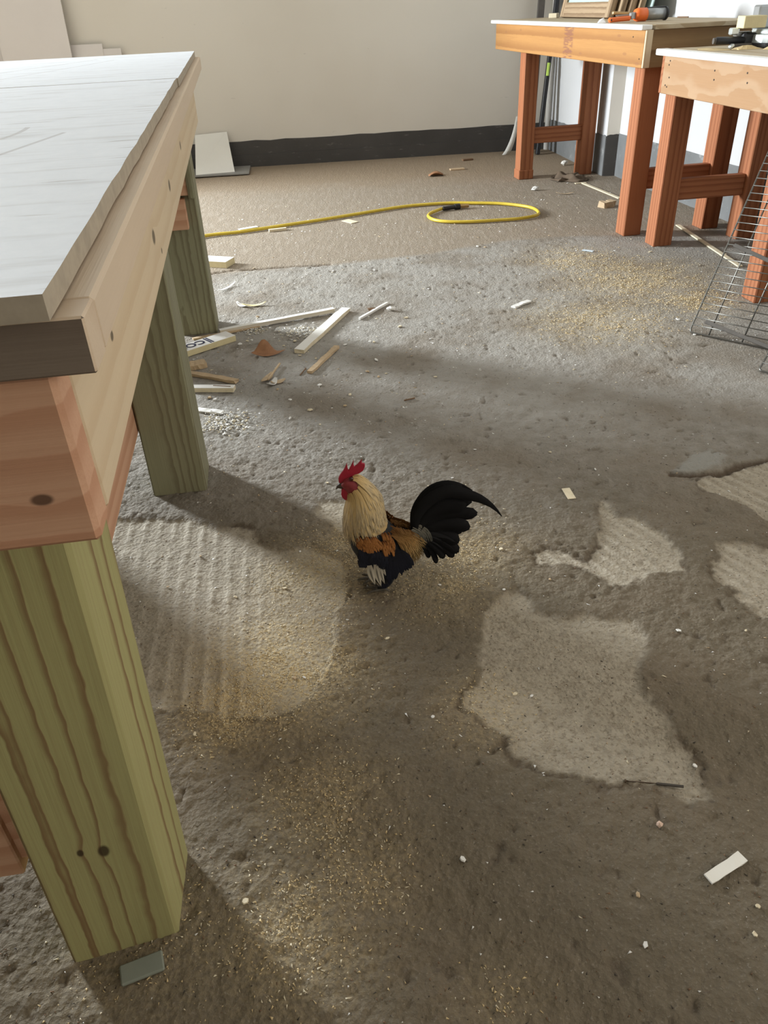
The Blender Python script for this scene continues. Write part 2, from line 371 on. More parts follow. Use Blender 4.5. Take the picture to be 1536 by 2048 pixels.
m = NT('concrete_floor', 0.85, 0.25); p = m.geo()
n1 = m.noise(p, 3.2, 4); n2 = m.noise(p, 22, 5, .65); n3 = m.noise(p, 240, 4, .7); n4 = m.noise(p, 70, 3, .6)
vor = m.voro(p, 130, 0); vor2 = m.voro(p, 60, 0)
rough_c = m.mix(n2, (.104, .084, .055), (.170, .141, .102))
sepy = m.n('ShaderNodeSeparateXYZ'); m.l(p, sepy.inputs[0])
pale = m.ss(m.math('ADD', sepy.outputs[1], m.math('ADD', m.math('MULTIPLY', n2, .5), m.math('MULTIPLY', n1, .6))), 1.75, 2.75)  # paler mid floor, darker foreground: door light and shade painted into the colour
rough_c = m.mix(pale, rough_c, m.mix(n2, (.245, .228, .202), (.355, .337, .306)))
rough_c = m.mix(m.math('MULTIPLY', m.ss(n1, .42, .68), .6), rough_c, (.165, .13, .09))
rough_c = m.mix(m.math('MULTIPLY', m.ss(n3, .55, .75), .45), rough_c, (.36, .33, .285))
rough_c = m.mix(m.math('MULTIPLY', m.ss(m.noise(p, 55, 4, .7), .60, .72), .7), rough_c, (.085, .068, .052))
patch_c = m.mix(n2, (.265, .23, .172), (.40, .355, .28))
patch_c = m.mix(m.math('MULTIPLY', m.ss(m.noise(p, 46, 5, .75), .50, .62), .5), patch_c, (.19, .155, .11))
patch_c = m.mix(m.math('MULTIPLY', m.ss(n4, .48, .66), .6), patch_c, (.25, .22, .17))
far_c = m.mix(n2, (.215, .175, .130), (.295, .248, .192))
far_c = m.mix(m.math('MULTIPLY', m.ss(m.noise(m.vmath('MULTIPLY', p, (60, 7, 1)), 1.0, 3), .45, .7), .35), far_c, (.40, .355, .30))
# brown dirt swept up against the back wall
sep = m.n('ShaderNodeSeparateXYZ'); m.l(p, sep.inputs[0])
dirt = m.math('MULTIPLY', m.ss(m.math('ADD', sep.outputs[1], m.math('MULTIPLY', n1, .5)), 5.35, 6.0), .75)
far_c = m.mix(dirt, far_c, (.25, .185, .12))
patch_c = m.mix(m.math('MULTIPLY', m.ss(m.noise(p, 135, 4, .7), .54, .63), .65), patch_c, (.15, .12, .085))
patch_c = m.mix(m.math('MULTIPLY', m.attr('ridge'), .55), patch_c, (.50, .455, .375))  # worn crests painted paler, standing in for weak raking light on the ridges
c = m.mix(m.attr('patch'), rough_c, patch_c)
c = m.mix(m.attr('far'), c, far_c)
c = m.mix(m.math('MULTIPLY', m.attr('plaque'), .8), c, (.27, .265, .24))
c = m.mix(m.math('MULTIPLY', m.attr('pits'), .55), c, (.12, .095, .07))
dd = m.math('MULTIPLY', m.attr('dust'), m.math('ADD', .35, m.math('MULTIPLY', m.ss(m.noise(p, 130, 4, .75), .42, .60), 1.0)), clamp=True)
c = m.mix(m.math('MULTIPLY', dd, .85), c, (.56, .43, .23))
c = m.mix(m.math('MULTIPLY', m.attr('crack'), .9), c, (.07, .048, .03))
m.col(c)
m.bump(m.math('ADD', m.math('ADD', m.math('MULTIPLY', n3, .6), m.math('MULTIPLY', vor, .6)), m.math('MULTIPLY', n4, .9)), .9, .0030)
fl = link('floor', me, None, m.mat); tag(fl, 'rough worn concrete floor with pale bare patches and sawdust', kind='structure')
# ------------------------------------------------------------------ room shell
def wall_mat(name, col, warm, scuff=0.0):
    m = NT(name, .85, .15); p = m.geo()
    c = m.mix(m.ss(m.noise(p, .9, 3), .35, .7), col, warm)
    if scuff:
        s = m.vmath('MULTIPLY', p, (9, 9, 60)); c = m.mix(m.math('MULTIPLY', m.ss(m.noise(s, 1.0, 2), .755, .78), scuff), c, tuple(x * .55 for x in col))
    m.col(c); m.bump(m.noise(p, 180, 3), .06, .001); return m.mat
wall_cream = wall_mat('wall_cream_paint', (.66, .62, .55), (.62, .575, .50), .5)
wall_white = wall_mat('wall_white_paint', (.55, .555, .56), (.52, .52, .515), .3)
ceil_m = wall_mat('ceiling_paint', (.60, .58, .54), (.56, .54, .5))

bdir = Vector((.9968, .0803, 0)); bn = Vector((.0803, -.9968, 0))     # along the back wall, and out of it into the room
BW = lambda x: Vector((x, 6.3495 + (x + .8522) * .08056, 0))           # a point at the foot of the back wall
def slab(name, a, b, z0, z1, thick, mat, label=None, n=None):
    """wall between two foot points, its room face on the line a-b, thickness away from the room"""
    a, b = Vector(a), Vector(b); d = (b - a).normalized(); out = Vector((d.y, -d.x, 0)) if n is None else Vector(n)
    mb = MB(); fp = [a, b, b + out * thick, a + out * thick]
    vs = [Vector((v.x, v.y, z)) for z in (z0, z1) for v in fp]
    mb.add(vs, [(3, 2, 1, 0), (4, 5, 6, 7), (0, 1, 5, 4), (1, 2, 6, 5), (2, 3, 7, 6), (3, 0, 4, 7)])
    o = mb.build(name, mat); tag(o, label, kind='structure'); return o
ZC = 2.75
slab('wall_back', BW(-3.05), BW(1.41), -.02, ZC, .15, wall_cream, 'cream painted back wall with scuffs', n=-bn)
# the right wall comes in two planes with a shallow step between them
R0 = BW(1.405); R1 = Vector((1.527, 5.35, 0)); R2 = Vector((1.604, 5.338, 0)); R3 = Vector((3.0, -3.0, 0))
wr = Vector((1, 0, 0))
slab('wall_right', R1, R0, -.02, ZC, .3, wall_white, 'cream white far part of the right wall', n=wr)
Ra, Rb = R3.lerp(R2, .30), R3.lerp(R2, .47)  # ends of an unseen opening added around the side fill lamp
slab('wall_right', Rb, R2, -.02, ZC, .3, wall_white, 'white near part of the right wall', n=wr)
slab('wall_right', R3, Ra, -.02, ZC, .3, wall_white, n=wr)
slab('wall_right', Ra, Rb, -.02, .6, .3, wall_white, n=wr)
slab('wall_right', Ra, Rb, 1.75, ZC, .3, wall_white, n=wr)
slab('trim_1', R1, R2, -.02, ZC, .05, wall_cream, 'shaded step between the two planes of the right wall', n=Vector((0, 1, 0)))
slab('wall_left', (-3.05, -3.0, 0), (-3.05, 2.12, 0), -.02, ZC, .15, wall_cream, 'left wall before the roll-up door', n=(-1, 0, 0))
slab('wall_left', (-3.05, 5.18, 0), (-3.05, 6.2, 0), -.02, ZC, .15, wall_cream, 'left wall past the roll-up door', n=(-1, 0, 0))
slab('wall_left', (-3.05, 2.12, 0), (-3.05, 5.18, 0), 2.45, ZC, .15, wall_cream, 'lintel over the open roll-up door', n=(-1, 0, 0))
slab('wall_front', (-3.1, -3.0, 0), (.1, -3.0, 0), -.02, ZC, .15, wall_cream, n=(0, -1, 0))
slab('wall_front', (1.7, -3.0, 0), (3.2, -3.0, 0), -.02, ZC, .15, wall_cream, n=(0, -1, 0))
slab('wall_front', (.1, -3.0, 0), (1.7, -3.0, 0), -.02, 1.1, .15, wall_cream, n=(0, -1, 0))
slab('wall_front', (.1, -3.0, 0), (1.7, -3.0, 0), 2.1, ZC, .15, wall_cream, n=(0, -1, 0))
mb = MB(); mb.add([(x, y, z) for z in (ZC, ZC + .1) for x, y in ((-3.2, -3.15), (3.3, -3.15), (3.3, 6.8), (-3.2, 6.8))],
                  [(0, 1, 2, 3), (7, 6, 5, 4), (0, 4, 5, 1), (1, 5, 6, 2), (2, 6, 7, 3), (3, 7, 4, 0)])
tag(mb.build('ceiling', ceil_m), kind='structure')

# dark painted band at the foot of the walls, with a ragged top edge
m = NT('dado_dark_paint', .55, .35); p = m.geo()
c = m.mix(m.noise(p, 6, 4), (.042, .039, .036), (.075, .07, .065))
c = m.mix(m.math('MULTIPLY', m.ss(m.noise(m.vmath('MULTIPLY', p, (3, 3, 14)), 3, 5, .7), .60, .72), .55), c, (.23, .22, .20))
m.col(c); m.bump(m.noise(p, 60, 3), .2, .002); dado = m.mat
m = NT('dado_grey_paint', .45, .45); p = m.geo()
c = m.mix(m.noise(p, 5, 5, .65), (.10, .105, .105), (.22, .225, .225))
c = m.mix(m.math('MULTIPLY', m.ss(m.noise(p, 11, 5, .7), .58, .70), .6), c, (.38, .38, .37))
m.col(c); dado_g = m.mat
def band(name, a, b, z0, z1a, z1b, thick, mat, n, label, jag=.004, k=40):
    a, b, n = Vector(a), Vector(b), Vector(n); mb = MB(); vs = []
    for i in range(k + 1):
        t = i / k; q = a.lerp(b, t); zt = z1a + (z1b - z1a) * t + random.uniform(-jag, jag)
        for off in (0, thick):
            for z in (z0, zt): w = q + n * off; vs.append((w.x, w.y, z))
    fs = []
    for i in range(k):
        o = 4 * i; fs += [(o + 2, o + 6, o + 7, o + 3), (o + 1, o + 3, o + 7, o + 5), (o, o + 1, o + 5, o + 4), (o, o + 4, o + 6, o + 2)]
    fs += [(0, 2, 3, 1), (4 * k, 4 * k + 1, 4 * k + 3, 4 * k + 2)]
    mb.add(vs, fs); o = mb.build(name, mat); tag(o, label, kind='structure')
band('baseboard_back', BW(-3.05), BW(1.40), -.015, .172, .184, .006, dado, bn, 'dark painted band along the foot of the back wall')
band('trim_2', BW(-3.05), BW(1.40), -.015, .082, .088, .014, dado, bn, 'lower dark skirting ledge of the back wall', jag=.001)
band('baseboard_right', R1, R0, -.015, .238, .205, .005, dado_g, (-1, 0, 0), 'scuffed grey band on the far right wall')
band('baseboard_right', R3, R2, -.015, .33, .250, .005, dado_g, (-1, -.1, 0), 'scuffed grey band on the near right wall')
band('trim_3', R1, R2, -.015, .240, .246, .004, dado, (0, -1, 0), 'dark band on the step of the right wall', k=4)

# ------------------------------------------------------------------ wood and paint
pt_near = wood('treated_pine_post', (.36, .34, .155), (.20, .13, .06), freq=34, stretch=.05, warp=.42, centre=(.035, .065), sharp=(.62, .93), fibre=.22,
               knots=((.205, .012, -.067, .008), (.212, -.012, -.067, .005)))
pt_far = wood('treated_pine_grey', (.25, .245, .155), (.165, .148, .09), freq=58, stretch=.07, warp=.5, centre=(.02, .07), sharp=(.4, .85), fibre=.35)
pale_pine = wood('pale_pine_board', (.62, .50, .345), (.575, .445, .295), freq=30, stretch=.05, warp=.2, centre=(.03, .12), fibre=.25,
                 knots=((.17, .019, -.015, .0055), (.23, .019, -.03, .0055), (.60, .019, .005, .012), (.66, .019, .04, .005), (.95, .019, .005, .012), (1.35, .019, .0, .011), (1.42, .019, -.035, .008)))
rail_pine = wood('pale_pine_rail', (.60, .475, .345), (.52, .39, .27), freq=18, stretch=.05, warp=.2, centre=(.03, .12), fibre=.22, spec=.5, rough=.45)
red_pine = wood('reddish_pine', (.58, .345, .225), (.48, .255, .155), freq=30, stretch=.03, warp=.16, centre=(.0, .12), sharp=(.25, .8), fibre=.35,
                knots=((.885, -.019, .043, .007), (.915, -.019, -.026, .006)))
grey_wood = wood('grey_brown_rail', (.20, .16, .125), (.14, .105, .08), freq=20, fibre=.3)
def t1_stain(m, g, col):
    sx = m.n('ShaderNodeSeparateXYZ'); m.l(g, sx.inputs[0]); x = sx.outputs[0]
    br = m.math('MULTIPLY', m.ss(m.math('ABSOLUTE', m.math('SUBTRACT', x, .84)), .075, .045), m.ss(m.noise(m.vmath('MULTIPLY', g, (14, 60, 90)), 1.0, 3), .44, .52))
    col = m.mix(m.math('MULTIPLY', br, .75), col, (.20, .085, .055))
    spots = m.voro(m.vmath('MULTIPLY', g, (6, 14, 20)), 1.0, 0)
    return m.mix(m.math('MULTIPLY', m.math('SUBTRACT', 1.0, m.ss(spots, .08, .16)), .7), col, (.26, .12, .05))
t1_face = wood('amber_fascia', (.40, .205, .07), (.29, .135, .045), freq=14, stretch=.05, warp=.4, centre=(.0, .3), fibre=.35, stain=t1_stain)
fir_red = wood('red_fir_leg', (.37, .145, .066), (.25, .085, .036), freq=40, stretch=.05, warp=.3, fibre=.35)
t2_face = wood('fir_plywood', (.35, .205, .105), (.40, .262, .155), freq=9, stretch=.35, warp=1.6, centre=(.0, .16), sharp=(.4, .8), fibre=.2)
shaded_ply = wood('shaded_end_board', (.27, .175, .085), (.17, .10, .045), freq=14, stretch=.06, warp=.4, fibre=.3)  # darker wood carries the shade of the camera-facing table end
ply_top = wood('plywood_top', (.50, .42, .30), (.38, .29, .18), freq=12, stretch=.1, warp=.5, fibre=.4)
white_edge = plain('white_painted_edge', (.80, .79, .76), .55, var=.05, scale=12)
ply_edge = plain('plywood_edge', (.36, .31, .24), .8, var=.3, scale=60)

m = NT('white_painted_top', .42, .45); p = m.attr('gc', 'Vector')
n1 = m.noise(m.vmath('MULTIPLY', p, (34, 4, 1)), 1.0, 4, .6); n2 = m.noise(p, 30, 4, .7); n3 = m.noise(m.vmath('MULTIPLY', p, (70, 6, 1)), 1.0, 2)
c = m.mix(n2, (.68, .73, .80), (.82, .86, .92))
c = m.mix(m.math('MULTIPLY', m.ss(n1, .50, .70), .45), c, (.47, .48, .50))
c = m.mix(m.math('MULTIPLY', m.ss(n3, .66, .72), .7), c, (.30, .295, .29))
for (ax, ay), (bx, by), wd in (((.02, -.22), (.62, -.02), .0035), ((.0, -.24), (.46, -.09), .003), ((.60, -.115), (.70, -.085), .004), ((1.55, -.62), (2.28, -.22), .004), ((1.60, -.40), (2.20, -.16), .003)):
    L = math.hypot(bx - ax, by - ay); ux, uy = (bx - ax) / L, (by - ay) / L
    s = m.n('ShaderNodeSeparateXYZ'); m.l(m.vmath('SUBTRACT', p, (ax, ay, 0)), s.inputs[0])
    al = m.math('ADD', m.math('MULTIPLY', s.outputs[0], ux), m.math('MULTIPLY', s.outputs[1], uy))
    ac = m.math('ADD', m.math('MULTIPLY', s.outputs[0], -uy), m.math('MULTIPLY', s.outputs[1], ux))
    ac = m.math('ADD', ac, m.math('MULTIPLY', m.math('SUBTRACT', m.math('POWER', m.math('DIVIDE', al, L), 2), .5), .02))
    msk = m.math('MULTIPLY', m.math('LESS_THAN', m.math('ABSOLUTE', ac), wd), m.math('MULTIPLY', m.math('GREATER_THAN', al, 0), m.math('LESS_THAN', al, L)))
    c = m.mix(m.math('MULTIPLY', msk, .55), c, (.36, .35, .36))
m.col(c); m.bump(m.math('ADD', n1, m.math('MULTIPLY', n2, .5)), .25, .0012); top_paint = m.mat

# ------------------------------------------------------------------ big workbench on the left
aL = math.radians(-7.4); uL = Vector((math.sin(aL), math.cos(aL), 0)); vL = Vector((math.cos(aL), -math.sin(aL), 0)); AL = Vector((-.296, .545, 0))
bench = empty('workbench', AL, 'big wooden workbench with a white painted top on thick green posts, at the left', 'workbench')
B = lambda a, b, z: uL * a + vL * b + Vector((0, 0, z))              # bench coordinates: along, across, up
WID = .74
def bpost(a, b, mat, z1=.806, off=None, name='post', turn=0.0):
    hzv = hz(*(AL + B(a + .066, b - .066, 0)).xy)
    R_ = Matrix.Rotation(turn, 3, 'Z'); cc = B(a, b, 0) + R_ @ B(.0655, -.0655, 0)     # turned about its front right corner
    mb = MB(); mb.board((cc.x, cc.y, hzv - .004), (cc.x, cc.y, z1), .131, .131, side=R_ @ vL, bev=.004, off=off)
    return mb.build(name, mat, bench)
# the nearest post is a little out of square, twisted and leaning
FRc, BRc, FLc = Vector((-.294, .542, 0)) - AL, Vector((-.3035, .659, 0)) - AL, Vector((-.422, .509, 0)) - AL
es, et = FLc - FRc, BRc - FRc; ch = .035; sec = [(ch, 0), (1 - ch, 0), (1, ch), (1, 1 - ch), (1 - ch, 1), (ch, 1), (0, 1 - ch), (0, ch)]
vs, gs = [], []
for z, lean_ in ((-.004, 0), (.806, .030)):
    for s_, t_ in sec:
        q = FRc + es * s_ + et * t_ + Vector((lean_, 0, z)); vs.append(q); gs.append((z, .0655 - .131 * s_, -.0655 + .131 * t_))
mb = MB(); mb.add(vs, [tuple(range(8)), tuple(range(15, 7, -1))] + [(i, 8 + i, 8 + (i + 1) % 8, (i + 1) % 8) for i in range(8)], gs)
mb.build('post', pt_near, bench)
bpost(1.115, 0, pt_far); bpost(2.252, 0, pt_far)
for a in (0, 1.115, 2.252): bpost(a, -WID + .13 + .12, pt_far)
# rails lying flat under the top, proud all round
e0, e1 = (-.09, .105), (2.46, .073)
mb = MB(); mb.board(B(-.052, .086, .8265), B(2.44, .054, .854), .038, .038, side=vL, bev=.003, off=(1.0, 0, 0)); mb.build('side_rail', rail_pine, bench)
mb = MB(); mb.board(B(-.052, -WID + .14, .8265), B(2.44, -WID + .14, .854), .038, .038, side=vL); mb.build('side_rail', rail_pine, bench)
mb = MB(); mb.board(B(-.071, -WID + .12, .8265), B(-.071, .105, .8265), .038, .038, bev=.0015); o = mb.build('end_rail', [grey_wood, rail_pine], bench)
for q in o.data.polygons: q.material_index = 1 if abs(q.normal.dot(vL)) > .6 or q.normal.z > .6 else 0  # dark front, pale end and top: shade of the front painted into the wood
mb = MB(); mb.board(B(2.45, -WID + .12, .854), B(2.45, .073, .854), .038, .038); mb.build('end_rail', rail_pine, bench)
# deep boards under the rails
mb = MB(); mb.board(B(-.044, .056, .7395), B(2.2, .032, .770), .038, .125, side=vL, bev=.003, off=(.044 + 1.078, 0, 0)); mb.build('side_board', pale_pine, bench)
mb = MB(); mb.board(B(-.044, -WID + .17, .745), B(2.2, -WID + .17, .755), .038, .125, side=vL); mb.build('side_board', pale_pine, bench)
mb = MB(); mb.board(B(-.063, -WID + .12, .740), B(-.063, .075, .740), .038, .135, side=uL, bev=.004, off=(.6, 0, 0)); mb.build('end_board', red_pine, bench)
mb = MB(); mb.board(B(-.022, -WID + .12, .745), B(-.022, .035, .745), .040, .12, side=uL); mb.build('end_board', red_pine, bench)
# boards across the far posts
mb = MB(); mb.board(B(2.232, -WID + .12, .43), B(2.232, -.036, .43), .038, .098, side=uL); mb.build('cross_board', red_pine, bench)
mb = MB(); mb.board(B(2.232, -WID + .12, .60), B(2.232, -.019, .60), .038, .22, side=uL); mb.build('cross_board', red_pine, bench)
mb = MB(); mb.board(B(2.225, -.007, .478), B(2.225, -.007, .72), .023, .05, side=vL, bev=.006); mb.build('corner_block', pt_far, bench)
# low stretchers
mb = MB(); mb.board(B(.02, -.152, .24), B(1.26, -.152, .24), .038, .135, side=vL); mb.build('stretcher', red_pine, bench)
mb = MB(); mb.board(B(.03, -WID + .2, .215), B(.03, -.150, .215), .038, .12, side=uL); mb.build('stretcher', red_pine, bench)
mb = MB(); mb.board(B(2.36, -WID + .2, .22), B(2.36, -.03, .22), .038, .14, side=uL); mb.build('stretcher', red_pine, bench)  # unseen far stretcher, added to deepen the shadow on the floor
# two sheets of the painted top, with the seam between them and a chipped near edge
def top_sheet(a0, a1, bn0, bn1, z0, z1, jag, seed):
    r = random.Random(seed); k = 26; outl = []
    for i in range(k + 1):
        t = i / k; outl.append((a0 + (a1 - a0) * t, bn0 + (bn1 - bn0) * t + r.uniform(-jag, jag * .4)))
    outl += [(a1, -WID + .1), (a0 + .002, -WID + .1)]
    kk = 14
    if a0 < 0:
        outl += [(a0 + r.uniform(-.002, .004), -WID + .1 + (bn0 + WID - .1) * i / kk) for i in range(1, kk)]
    mb = MB(); n = len(outl); zz = lambda a: z0 + (z1 - z0) * (a - a0) / (a1 - a0)
    up = [B(a, b, zz(a)) for a, b in outl]; lo = [B(a, b, zz(a) - .0165) for a, b in outl]
    mb.add(lo + up, [tuple(range(n)), tuple(range(2 * n - 1, n - 1, -1))], [(a, b, 0) for a, b in outl] * 2, 0)
    mb.add(lo + up, [(i, n + i, n + (i + 1) % n, (i + 1) % n) for i in range(n)], None, 1)
    o = mb.build('top_sheet', [top_paint, ply_edge], bench)
    return o
top_sheet(-.098, 1.40, .088, .068, .8635, .8795, .0013, 3)
top_sheet(1.4075, 2.468, .071, .058, .8795, .890, .0007, 5)

# ------------------------------------------------------------------ two work tables by the right wall
def frame(az): q = math.radians(az); return Vector((math.sin(q), math.cos(q), 0)), Vector((math.cos(q), -math.sin(q), 0))
def work_table(loc, az, label, a_far, a_near, legs_a, zleg, zf0, zf1, ztop, depth, face, front_white, lx):
    u, v = frame(az); t = empty('work_table', loc, label, 'table', None)
    Q = lambda a, b, z: u * a + v * b + Vector((0, 0, z))
    for a in legs_a:
        for b in (0, depth - .09):
            g = hz(*(Vector(loc) + Q(a + .045, b + .045, 0)).xy)
            mb = MB(); mb.board(Q(a + .045, b + .045, g - .002), Q(a + .045, b + .045, zleg), .09, .09, side=v, bev=.004); leg = mb.build('leg', fir_red, t)
            if lx and b == 0 and a == max(legs_a):
                mb = MB(); mb.board(Q(a + .045, b + .045, g), Q(a + .045, b + .045, g + .055), .098, .098, side=v, bev=.003); mb.build('foot_block', fir_red, leg)
    for a in legs_a:
        mb = MB(); mb.board(Q(a + .035, .09, .2525 - (.012 if not lx else 0)), Q(a + .035, depth - .09, .2525 - (.012 if not lx else 0)), .038, .09, side=u); mb.build('brace', fir_red, t)
    zc, zh = (zf0 + zf1) / 2, zf1 - zf0
    for i in range(len(legs_a) - 1): pass
    mb = MB(); mb.board(Q(a_near, -.015, zc), Q(a_far, -.015, zc), .03, zh, side=v, bev=.002, off=((a_far - a_near) / 2, 0, 0)); mb.build('front_board', face, t)
    mb = MB(); mb.board(Q(a_near, depth - .0, zc), Q(a_far, depth - .0, zc), .03, zh, side=v); mb.build('back_board', face, t)
    mb = MB(); mb.board(Q(a_near + .012, -.003, zc), Q(a_near + .012, depth - .015, zc), .024, zh, side=u, bev=.002); mb.build('end_board', shaded_ply if lx else face, t)
    mb = MB(); mb.board(Q(a_far - .012, 0, zc), Q(a_far - .012, depth - .015, zc), .024, zh, side=u, bev=.002); mb.build('end_board', fir_red, t)
    if not lx:
        mb = MB(); mb.board(Q(a_far + .012, -.028, zc), Q(a_far + .012, depth, zc), .022, zh, side=u, bev=.002); mb.build('end_board', fir_red, t)
    # top: sheet plus the white painted strip along the front
    th = ztop - zf1
    mb = MB(); mb.board(Q(a_near - .005, (depth + .015) / 2 + .012, zf1 + th / 2), Q(a_far + .02, (depth + .015) / 2 + .012, zf1 + th / 2), depth + .02, th, side=v, bev=.002); mb.build('top_sheet', ply_top, t)
    mb = MB(); mb.board(Q(a_near - .005, -.0275, zf1 + th / 2 + .0006), Q(a_far + .045, -.0275, zf1 + th / 2 + .0006), .05, th, side=v, bev=.003); mb.build('edge_strip', white_edge, t)
    return t, Q
T1 = Vector((1.231, 3.846, 0)); T2 = Vector((1.311, 3.637, 0))
t1, Q1 = work_table(T1, -9.3, 'far work table with amber fascia and white edge, in the corner of the room', 2.03, -.028, (1.53, 0.0), .857, .716, .857, .875, .50, t1_face, True, True)
t2, Q2 = work_table(T2, -8.0, 'lower near work table of pale plywood carrying the saw, at the right edge', .082, -1.05, (0.0, -.835), .768, .627, .767, .790, .50, t2_face, True, False)
W1 = lambda a, b, z: T1 + Q1(a, b, z)
W2 = lambda a, b, z: T2 + Q2(a, b, z)
u1, v1 = frame(-9.3); u2, v2 = frame(-8.0)
# narrow end strip and nail heads on the fascias
nail_m = plain('dark_nail', (.05, .04, .035), .5, .6)
mb = MB(); mb.board(Q1(-.033, -.014, .717), Q1(-.033, -.014, .857), .030, .012, side=v1, bev=.001); mb.build('corner_strip', pale_pine, t1)
for a, z in ((.03, .75), (.035, .735), (.02, .69), (.03, .655), (-.33, .735), (-.335, .705), (-.55, .74), (-.56, .71), (.045, .66)):
    mb = MB(); mb.tube([Q2(a, -.0315, z), Q2(a, -.0298, z)], .0032, 8); mb.build('nail_head', nail_m, t2)
for a, z in ((.0, .75), (.08, .83)):
    mb = MB(); mb.tube([Q1(a, -.0315, z), Q1(a, -.0298, z)], .003, 8); mb.build('nail_head', nail_m, t1)
# ------------------------------------------------------------------ plain materials
black_p = plain('black_plastic', (.018, .018, .02), .45)
orange_p = plain('orange_plastic', (.78, .16, .03), .4, var=.05)
grey_metal = plain('grey_metal', (.36, .37, .37), .35, .7, var=.15)
silver = plain('cast_aluminium', (.62, .66, .65), .38, .6, var=.12)
steel = plain('dark_steel_wire', (.16, .155, .14), .35, .8, var=.25, scale=60)
brass = plain('brass_fitting', (.42, .28, .13), .35, .6)
hose_m = plain('yellow_hose', (.58, .43, .045), .42, var=.18, scale=40)
white_p = plain('white_painted_chip', (.74, .73, .70), .6, var=.08)
tan_w = plain('tan_splinter', (.47, .35, .22), .8, var=.25, scale=80)
cream_w = plain('cream_chip', (.66, .58, .42), .8, var=.18, scale=80)
brown_w = plain('brown_bark', (.17, .10, .055), .85, var=.3, scale=60)
leaf_m = plain('dry_leaf', (.30, .15, .075), .7, var=.3, scale=50)
foam_y = plain('yellowish_core', (.64, .56, .34), .85, var=.12, scale=60)
sheet_m = plain('pinkish_white_sheet', (.60, .555, .52), .8, var=.05, scale=4)
board_m = plain('off_white_board', (.66, .64, .585), .75, var=.05, scale=6)
cloth_m = plain('brown_rag', (.105, .075, .05), .95, var=.3, scale=25)
dust_m = plain('sawdust', (.60, .46, .25), .95, var=.25, scale=160)
shim_m = plain('greenish_shim', (.20, .215, .175), .8, var=.1)
paper_m = plain('white_paper_strip', (.70, .68, .62), .75, var=.06)
blue_m = plain('pale_blue_strip', (.56, .64, .70), .6)
ink_m = plain('dark_ink', (.02, .022, .06), .6)
glass_d = plain('pale_green_glass', (.42, .56, .54), .12, var=.05); 
old_wood = wood('weathered_sash_wood', (.37, .27, .17), (.20, .13, .075), freq=40, stretch=.05, warp=.3, fibre=.5)
stick_w = wood('painted_stick_wood', (.68, .655, .60), (.60, .54, .44), freq=20, fibre=.25)
bar_m = plain('dull_steel_bar', (.17, .16, .15), .4, .6, var=.25)
dark_rod = plain('dark_grey_rod', (.085, .075, .065), .6, var=.3, scale=20)

# ------------------------------------------------------------------ things on the far table
gun = empty('caulking_gun', (1.30, 4.27, .876), 'grey and orange caulking gun lying on the far work table', 'tool')
gl = Vector((-1.30, -4.27, -.876))
mb = MB(); mb.tube([Vector((1.335, 4.27, .9035)) + gl, Vector((1.442, 4.30, .9035)) + gl], .0255, 20); mb.build('barrel', grey_metal, gun, True)
mb = MB(); mb.tube([Vector((1.436, 4.298, .9035)) + gl, Vector((1.446, 4.30, .9035)) + gl], .028, 20); mb.build('end_cap', black_p, gun, True)
ring = MB(); ring.tube([Vector((1.285, 4.26, .9035)) + gl, Vector((1.300, 4.262, .9035)) + gl, Vector((1.340, 4.27, .9035)) + gl], [.022, .0275, .0275], 20); ring.build('orange_collar', orange_p, gun, True)
mb = MB(); mb.tube([Vector((1.345, 4.268, .928)) + gl, Vector((1.44, 4.294, .930)) + gl], .004, 8); mb.build('frame_rod', black_p, gun)
mb = MB(); mb.board(Vector((1.262, 4.25, .900)) + gl, Vector((1.30, 4.262, .903)) + gl, .022, .026); mb.build('pawl_housing', grey_metal, gun)
mb = MB(); mb.board(Vector((1.155, 4.225, .888)) + gl, Vector((1.262, 4.245, .892)) + gl, .024, .020, bev=.006); h = mb.build('handle', orange_p, gun)
mb = MB(); mb.tube([Vector((1.165, 4.214, .8885)) + gl, Vector((1.165, 4.211, .8885)) + gl], .004, 8); mb.build('hole', black_p, h)
mb = MB(); mb.board(Vector((1.185, 4.285, .915)) + gl, Vector((1.27, 4.28, .909)) + gl, .026, .014, bev=.004); mb.build('trigger', brass, gun)
mb = MB(); mb.tube([Vector((1.20, 4.27, .9035)) + gl, Vector((1.29, 4.27, .9035)) + gl], .0035, 8); mb.build('plunger_rod', grey_metal, gun)
tag(link('plastic_wad', mesh([(1.13, 4.31, .8765), (1.165, 4.30, .8765), (1.17, 4.34, .8765), (1.135, 4.345, .8765), (1.15, 4.315, .893), (1.16, 4.33, .897), (1.14, 4.33, .889)],
    [(0, 1, 4), (1, 2, 5), (1, 5, 4), (2, 3, 5), (3, 6, 5), (3, 0, 6), (0, 4, 6), (4, 5, 6), (3, 2, 1, 0)]), None, white_p), 'crumpled clear white wad beside the orange gun handle', 'scrap')

